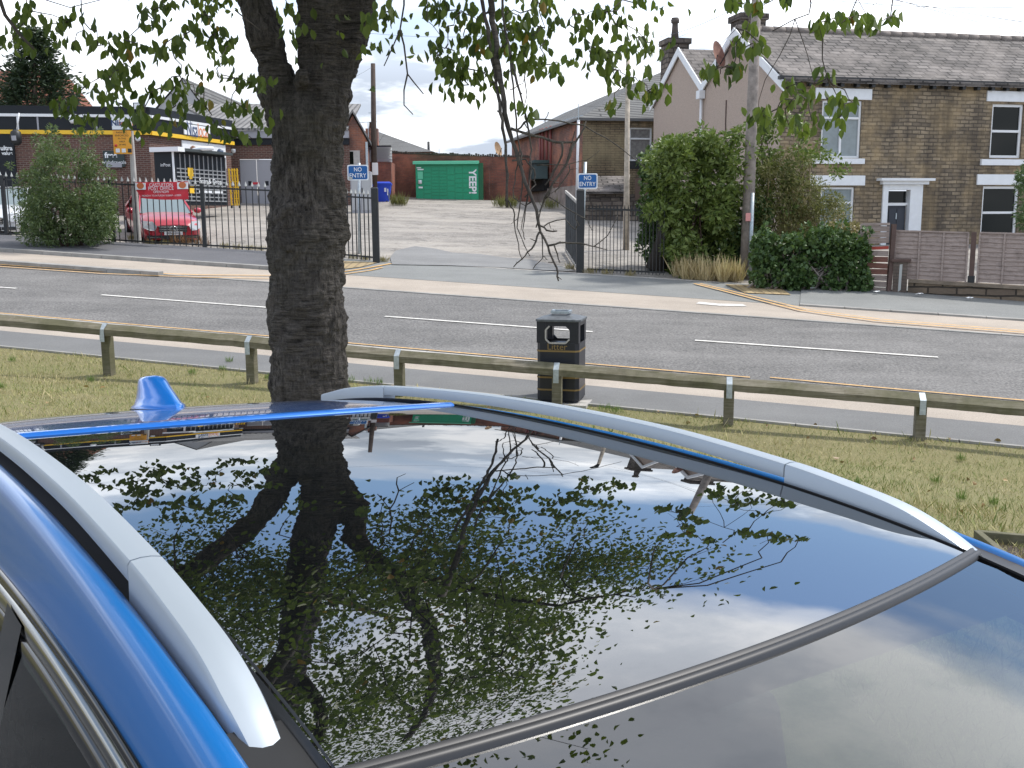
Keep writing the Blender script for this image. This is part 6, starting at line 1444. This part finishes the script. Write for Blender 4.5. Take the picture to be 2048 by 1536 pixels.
for sg in (-1,1):
    for u0,u1,mm in ((-1.62,-.70,m_sgd),(-.60,1.0,m_sg)):
        rows=[]
        for i in range(13):
            u=u0+(u1-u0)*i/12; row=[]
            for dv,dz in ((-.087,-.135),(-.115,-.25),(-.16,-.45),(-.20,-.64)):
                zz=E_(u)+dz*(gz(u) if dz>-.2 else 1)
                wd=(.05*min(1,max(0,u-.07))); row.append((u,.56+sg*(.56-dv+wd),max(zz,-.66)))
            row[-1]=(row[-1][0],row[-1][1],-.66); rows.append(row)
        cb_('side_window',MB().grid(rows),mm)
    for u0,u1 in ((-.70,-.60),(-1.70,-1.62)):
        cb_('pillar',MB().grid([[(u,.56+sg*(.56-dv),max(E_(u)+dz,-.66)) for dv,dz in ((-.086,-.125),(-.114,-.25),(-.20,-.70))] for u in (u0,u1)],False),m_gloss)
    # quarter panel, doors
    q=[(-1.70,-.19),(-2.3,-.3)]
    cb_('quarter_panel',MB().grid([[(u,.56+sg*(.56-dv*(1 if u>-2.2 else .8)),max(E_(u)+dz,-.66)) for dv,dz in ((-.068,-.09),(-.12,-.28),(-.20,-.75))] for u in (-1.70,-2.0,-2.3,-2.7)],True),m_paint)
    rows=[]
    for u,ins,zl in ((-3.05,.16,-.70),(-2.8,.03,-.66),(-2.2,0,-.66),(-1.0,0,-.66),(0,0,-.66),(1.0,0,-.67),(1.6,.02,-.72),(2.0,.12,-.80),(2.15,.28,-.88)):
        rows.append([(u,.56+sg*(.56-dv-ins),z) for dv,z in ((-.20,zl),(-.235,zl-.05),(-.27,-.95),(-.29,-1.15),(-.28,-1.35),(-.24,-1.45))])
    d_=cb_('body_side',MB().grid(rows),m_paint)
    for u in (-.95,.10): cb_('door_handle',MB().box((u-.10,.56+sg*.80,-.80),(u+.10,.56+sg*.845,-.775)),m_chrome,d_,bevel=.006)
    for u in (-1.75,1.12):
        w_=cb_('wheel',MB().tube([(u,.56+sg*.64,-1.325),(u,.56+sg*.86,-1.325)],.33,28,smooth=False),m_tyre); cb_('rim',MB().tube([(u,.56+sg*.85,-1.325),(u,.56+sg*.868,-1.325)],.23,16,smooth=False),m_silver,w_)
    cb_('door_mirror',MB().lathe((.66,.56+sg*.98,-.62),[(.06,0),(.13,.05),(.13,.14),(.06,.18)],12),m_paint)
# bonnet and tail
rows=[]
for u,z,ins in ((1.24,-.62,0),(1.5,-.66,0),(1.85,-.74,.06),(2.08,-.86,.16),(2.16,-1.1,.2),(2.14,-1.42,.22)): rows.append([(u-.12*abs(k)**3,.56+k*(.80-ins),z-.05*abs(k)**3) for k in [-1+2*j/12 for j in range(13)]])
cb_('bonnet',MB().grid(rows),m_paint)
rows=[]
for u,z,ins in ((-2.77,-.235,.22),(-2.92,-.5,.12),(-3.02,-.7,.05),(-3.08,-.95,.04),(-3.06,-1.42,.08)): rows.append([(u+.15*abs(k)**3,.56+k*(.82-ins*1.2),z) for k in [-1+2*j/12 for j in range(13)]])
cb_('tailgate',MB().grid(rows),m_paint)
# interior
inn=mat('dark interior',(.02,.02,.021),.8); inn2=mat('grey seat fabric',(.05,.05,.052),.9)
hl_=[]
rows=[[(u,.56+k*.58,Z(u,.56+k*.56)-.05) for k in (-1,-.5,0,.5,1)] for u in (-2.3,-1.5,-.8,-.2,.10)]
cb_('headliner',MB().grid(rows),inn); cb_('floor',MB().box((-2.6,-.28,-1.36),(1.2,1.40,-1.33)),inn)
rows=[[(u,.56+k*.70,z) for k in (-1,0,1)] for u,z in ((1.3,-.66),(.80,-.64),(.62,-.70),(.60,-1.0))]; cb_('dashboard',MB().grid(rows),inn)
for v in (.16,.96):
    s_=cb_('seat',loft([[(a,b2,z) for a,b2 in ((-.45+d1,v-.24),(-.45+d1,v+.24),(-.28+d1,v+.24),(-.28+d1,v-.24))] for z,d1 in ((-1.1,.05),(-.7,-.02),(-.38,-.10))]).box((-.4,v-.25,-1.1),(.12,v+.25,-.95)),inn2,bevel=.04)
    cb_('headrest',MB().box((-.52,v-.13,-.36),(-.42,v+.13,-.2)),inn2,s_,bevel=.03)
cb_('rear_bench',MB().box((-1.5,-.05,-1.1),(-1.2,1.17,-.45)),inn2,bevel=.04)
cb_('mesh_guard',(lambda mb:[mb.bar((-1.55+.055*i,-.10,-.95),(-1.50+.055*i,-.04,-.30),.005) for i in range(16)] and [mb.bar((-1.55,-.1+.006*j,-.95+.065*j),(-.72,-.1+.006*j,-.95+.065*j),.005) for j in range(10)] and mb)(MB()),m_black)
# roof rails
Ru=[-2.30,-2.21,-2.06,-1.8,-1.24,-.70,-.34,-.20,-.11,-.035,0.015]; Rz=[-.075,-.052,-.016,.024,.071,.087,.074,.060,.046,.022,.000]
def railsec(v,u,zt,zb,hw):
    return [(u,v-hw,zb),(u,v-hw-.001,zt-.007),(u,v-hw*.9,zt-.002),(u,v-hw*.3,zt),(u,v+hw*.3,zt),(u,v+hw*.9,zt-.002),(u,v+hw+.001,zt-.007),(u,v+hw,zb)]
for sg,lab in ((-1,None),(1,None)):
    v0=.56+sg*.56
    def seg(u0,u1,n,foot,name,parent=None):
        rows=[]
        for i in range(n+1):
            u=u0+(u1-u0)*i/n; zt=cat(u,Ru,Rz); hw=.019
            if u>-.05: hw=.019-.003*((u+.05)/.05)
            if u<-2.0: hw=.019-.008*((-2.0-u)/.25)
            zb=(E_(u)-.028) if foot else zt-.026
            zb=min(zb,zt-.004); rows.append(railsec(v0,u,zt,zb,hw)+[railsec(v0,u,zt,zb,hw)[0]])
        mb=MB().grid(rows,True); mb.quad(*rows[0][:-1]); mb.quad(*rows[-1][:-1][::-1])
        o=cb_(name,mb,m_silver,parent); em=o.modifiers.new('edge','EDGE_SPLIT'); em.split_angle=math.radians(35); return o
    r_=seg(-1.80,-.342,40,False,'roof_rail'); seg(-.339,.015,30,True,'rail_foot',r_); seg(-2.24,-1.803,20,True,'rail_foot',r_)
    # little rubber boot below the front tip
    cb_('rail_boot',MB().grid([[(u,v0-.03,E_(u)-.03),(u,v0-.026,E_(u)-.008),(u,v0+.026,E_(u)-.008),(u,v0+.03,E_(u)-.03)] for u in (-.02,.02,.06,.09)],False),m_rub,r_)
# shark fin antenna
fu,fv=-1.97,.50
rows=[]
for z,a,b2,h in ((0,-.15,.16,.062),(.010,-.15,.157,.061),(.016,-.142,.147,.052),(.033,-.132,.115,.046),(.055,-.125,.07,.040),(.075,-.118,.03,.036),(.084,-.114,.012,.033),(.090,-.106,-.002,.026),(.093,-.09,-.03,.012)):
    row=[]
    for k in range(17):
        t=2*math.pi*k/16; cu=(a+b2)/2+(b2-a)/2*math.cos(t); y=h*math.sin(t)*(1 if math.cos(t)<.3 else (1-.5*(math.cos(t)-.3))); row.append((fu+cu,fv+y,Z(fu+cu*.9,fv)+z-.002))
    rows.append(row)
mb=MB().grid(rows,True); mb.quad(*rows[-1][:-1]); cb_('antenna_fin',mb,mat('bright blue fin',(.0,.17,.62),.3,.3,coat=1))
rows[0:]=[[ (p[0]*1+0,p[1],p[2]-.004) for p in rows[0]],[((p[0]-fu)*1.03+fu,(p[1]-fv)*1.06+fv,p[2]+.004) for p in rows[0]]]; cb_('antenna_gasket',MB().grid(rows),m_rub)
# windscreen stickers
for (k0,f0,wv,wu) in ((.86,.22,.055,.05),(.90,.36,.05,.05)):
    v=.56+.5*k0; u=.06+1.15*f0
    pts=[(u+a,v+b2,Z(u+a,.56+GW*k0)-.006) for a,b2 in ((0,-wv/2),(wu,-wv/2),(wu,wv/2),(0,wv/2))]; cb_('sticker',MB().quad(*pts),mat('pale sticker',(.5,.6,.55),.6))
S.cycles.max_bounces=8; S.cycles.transparent_max_bounces=12
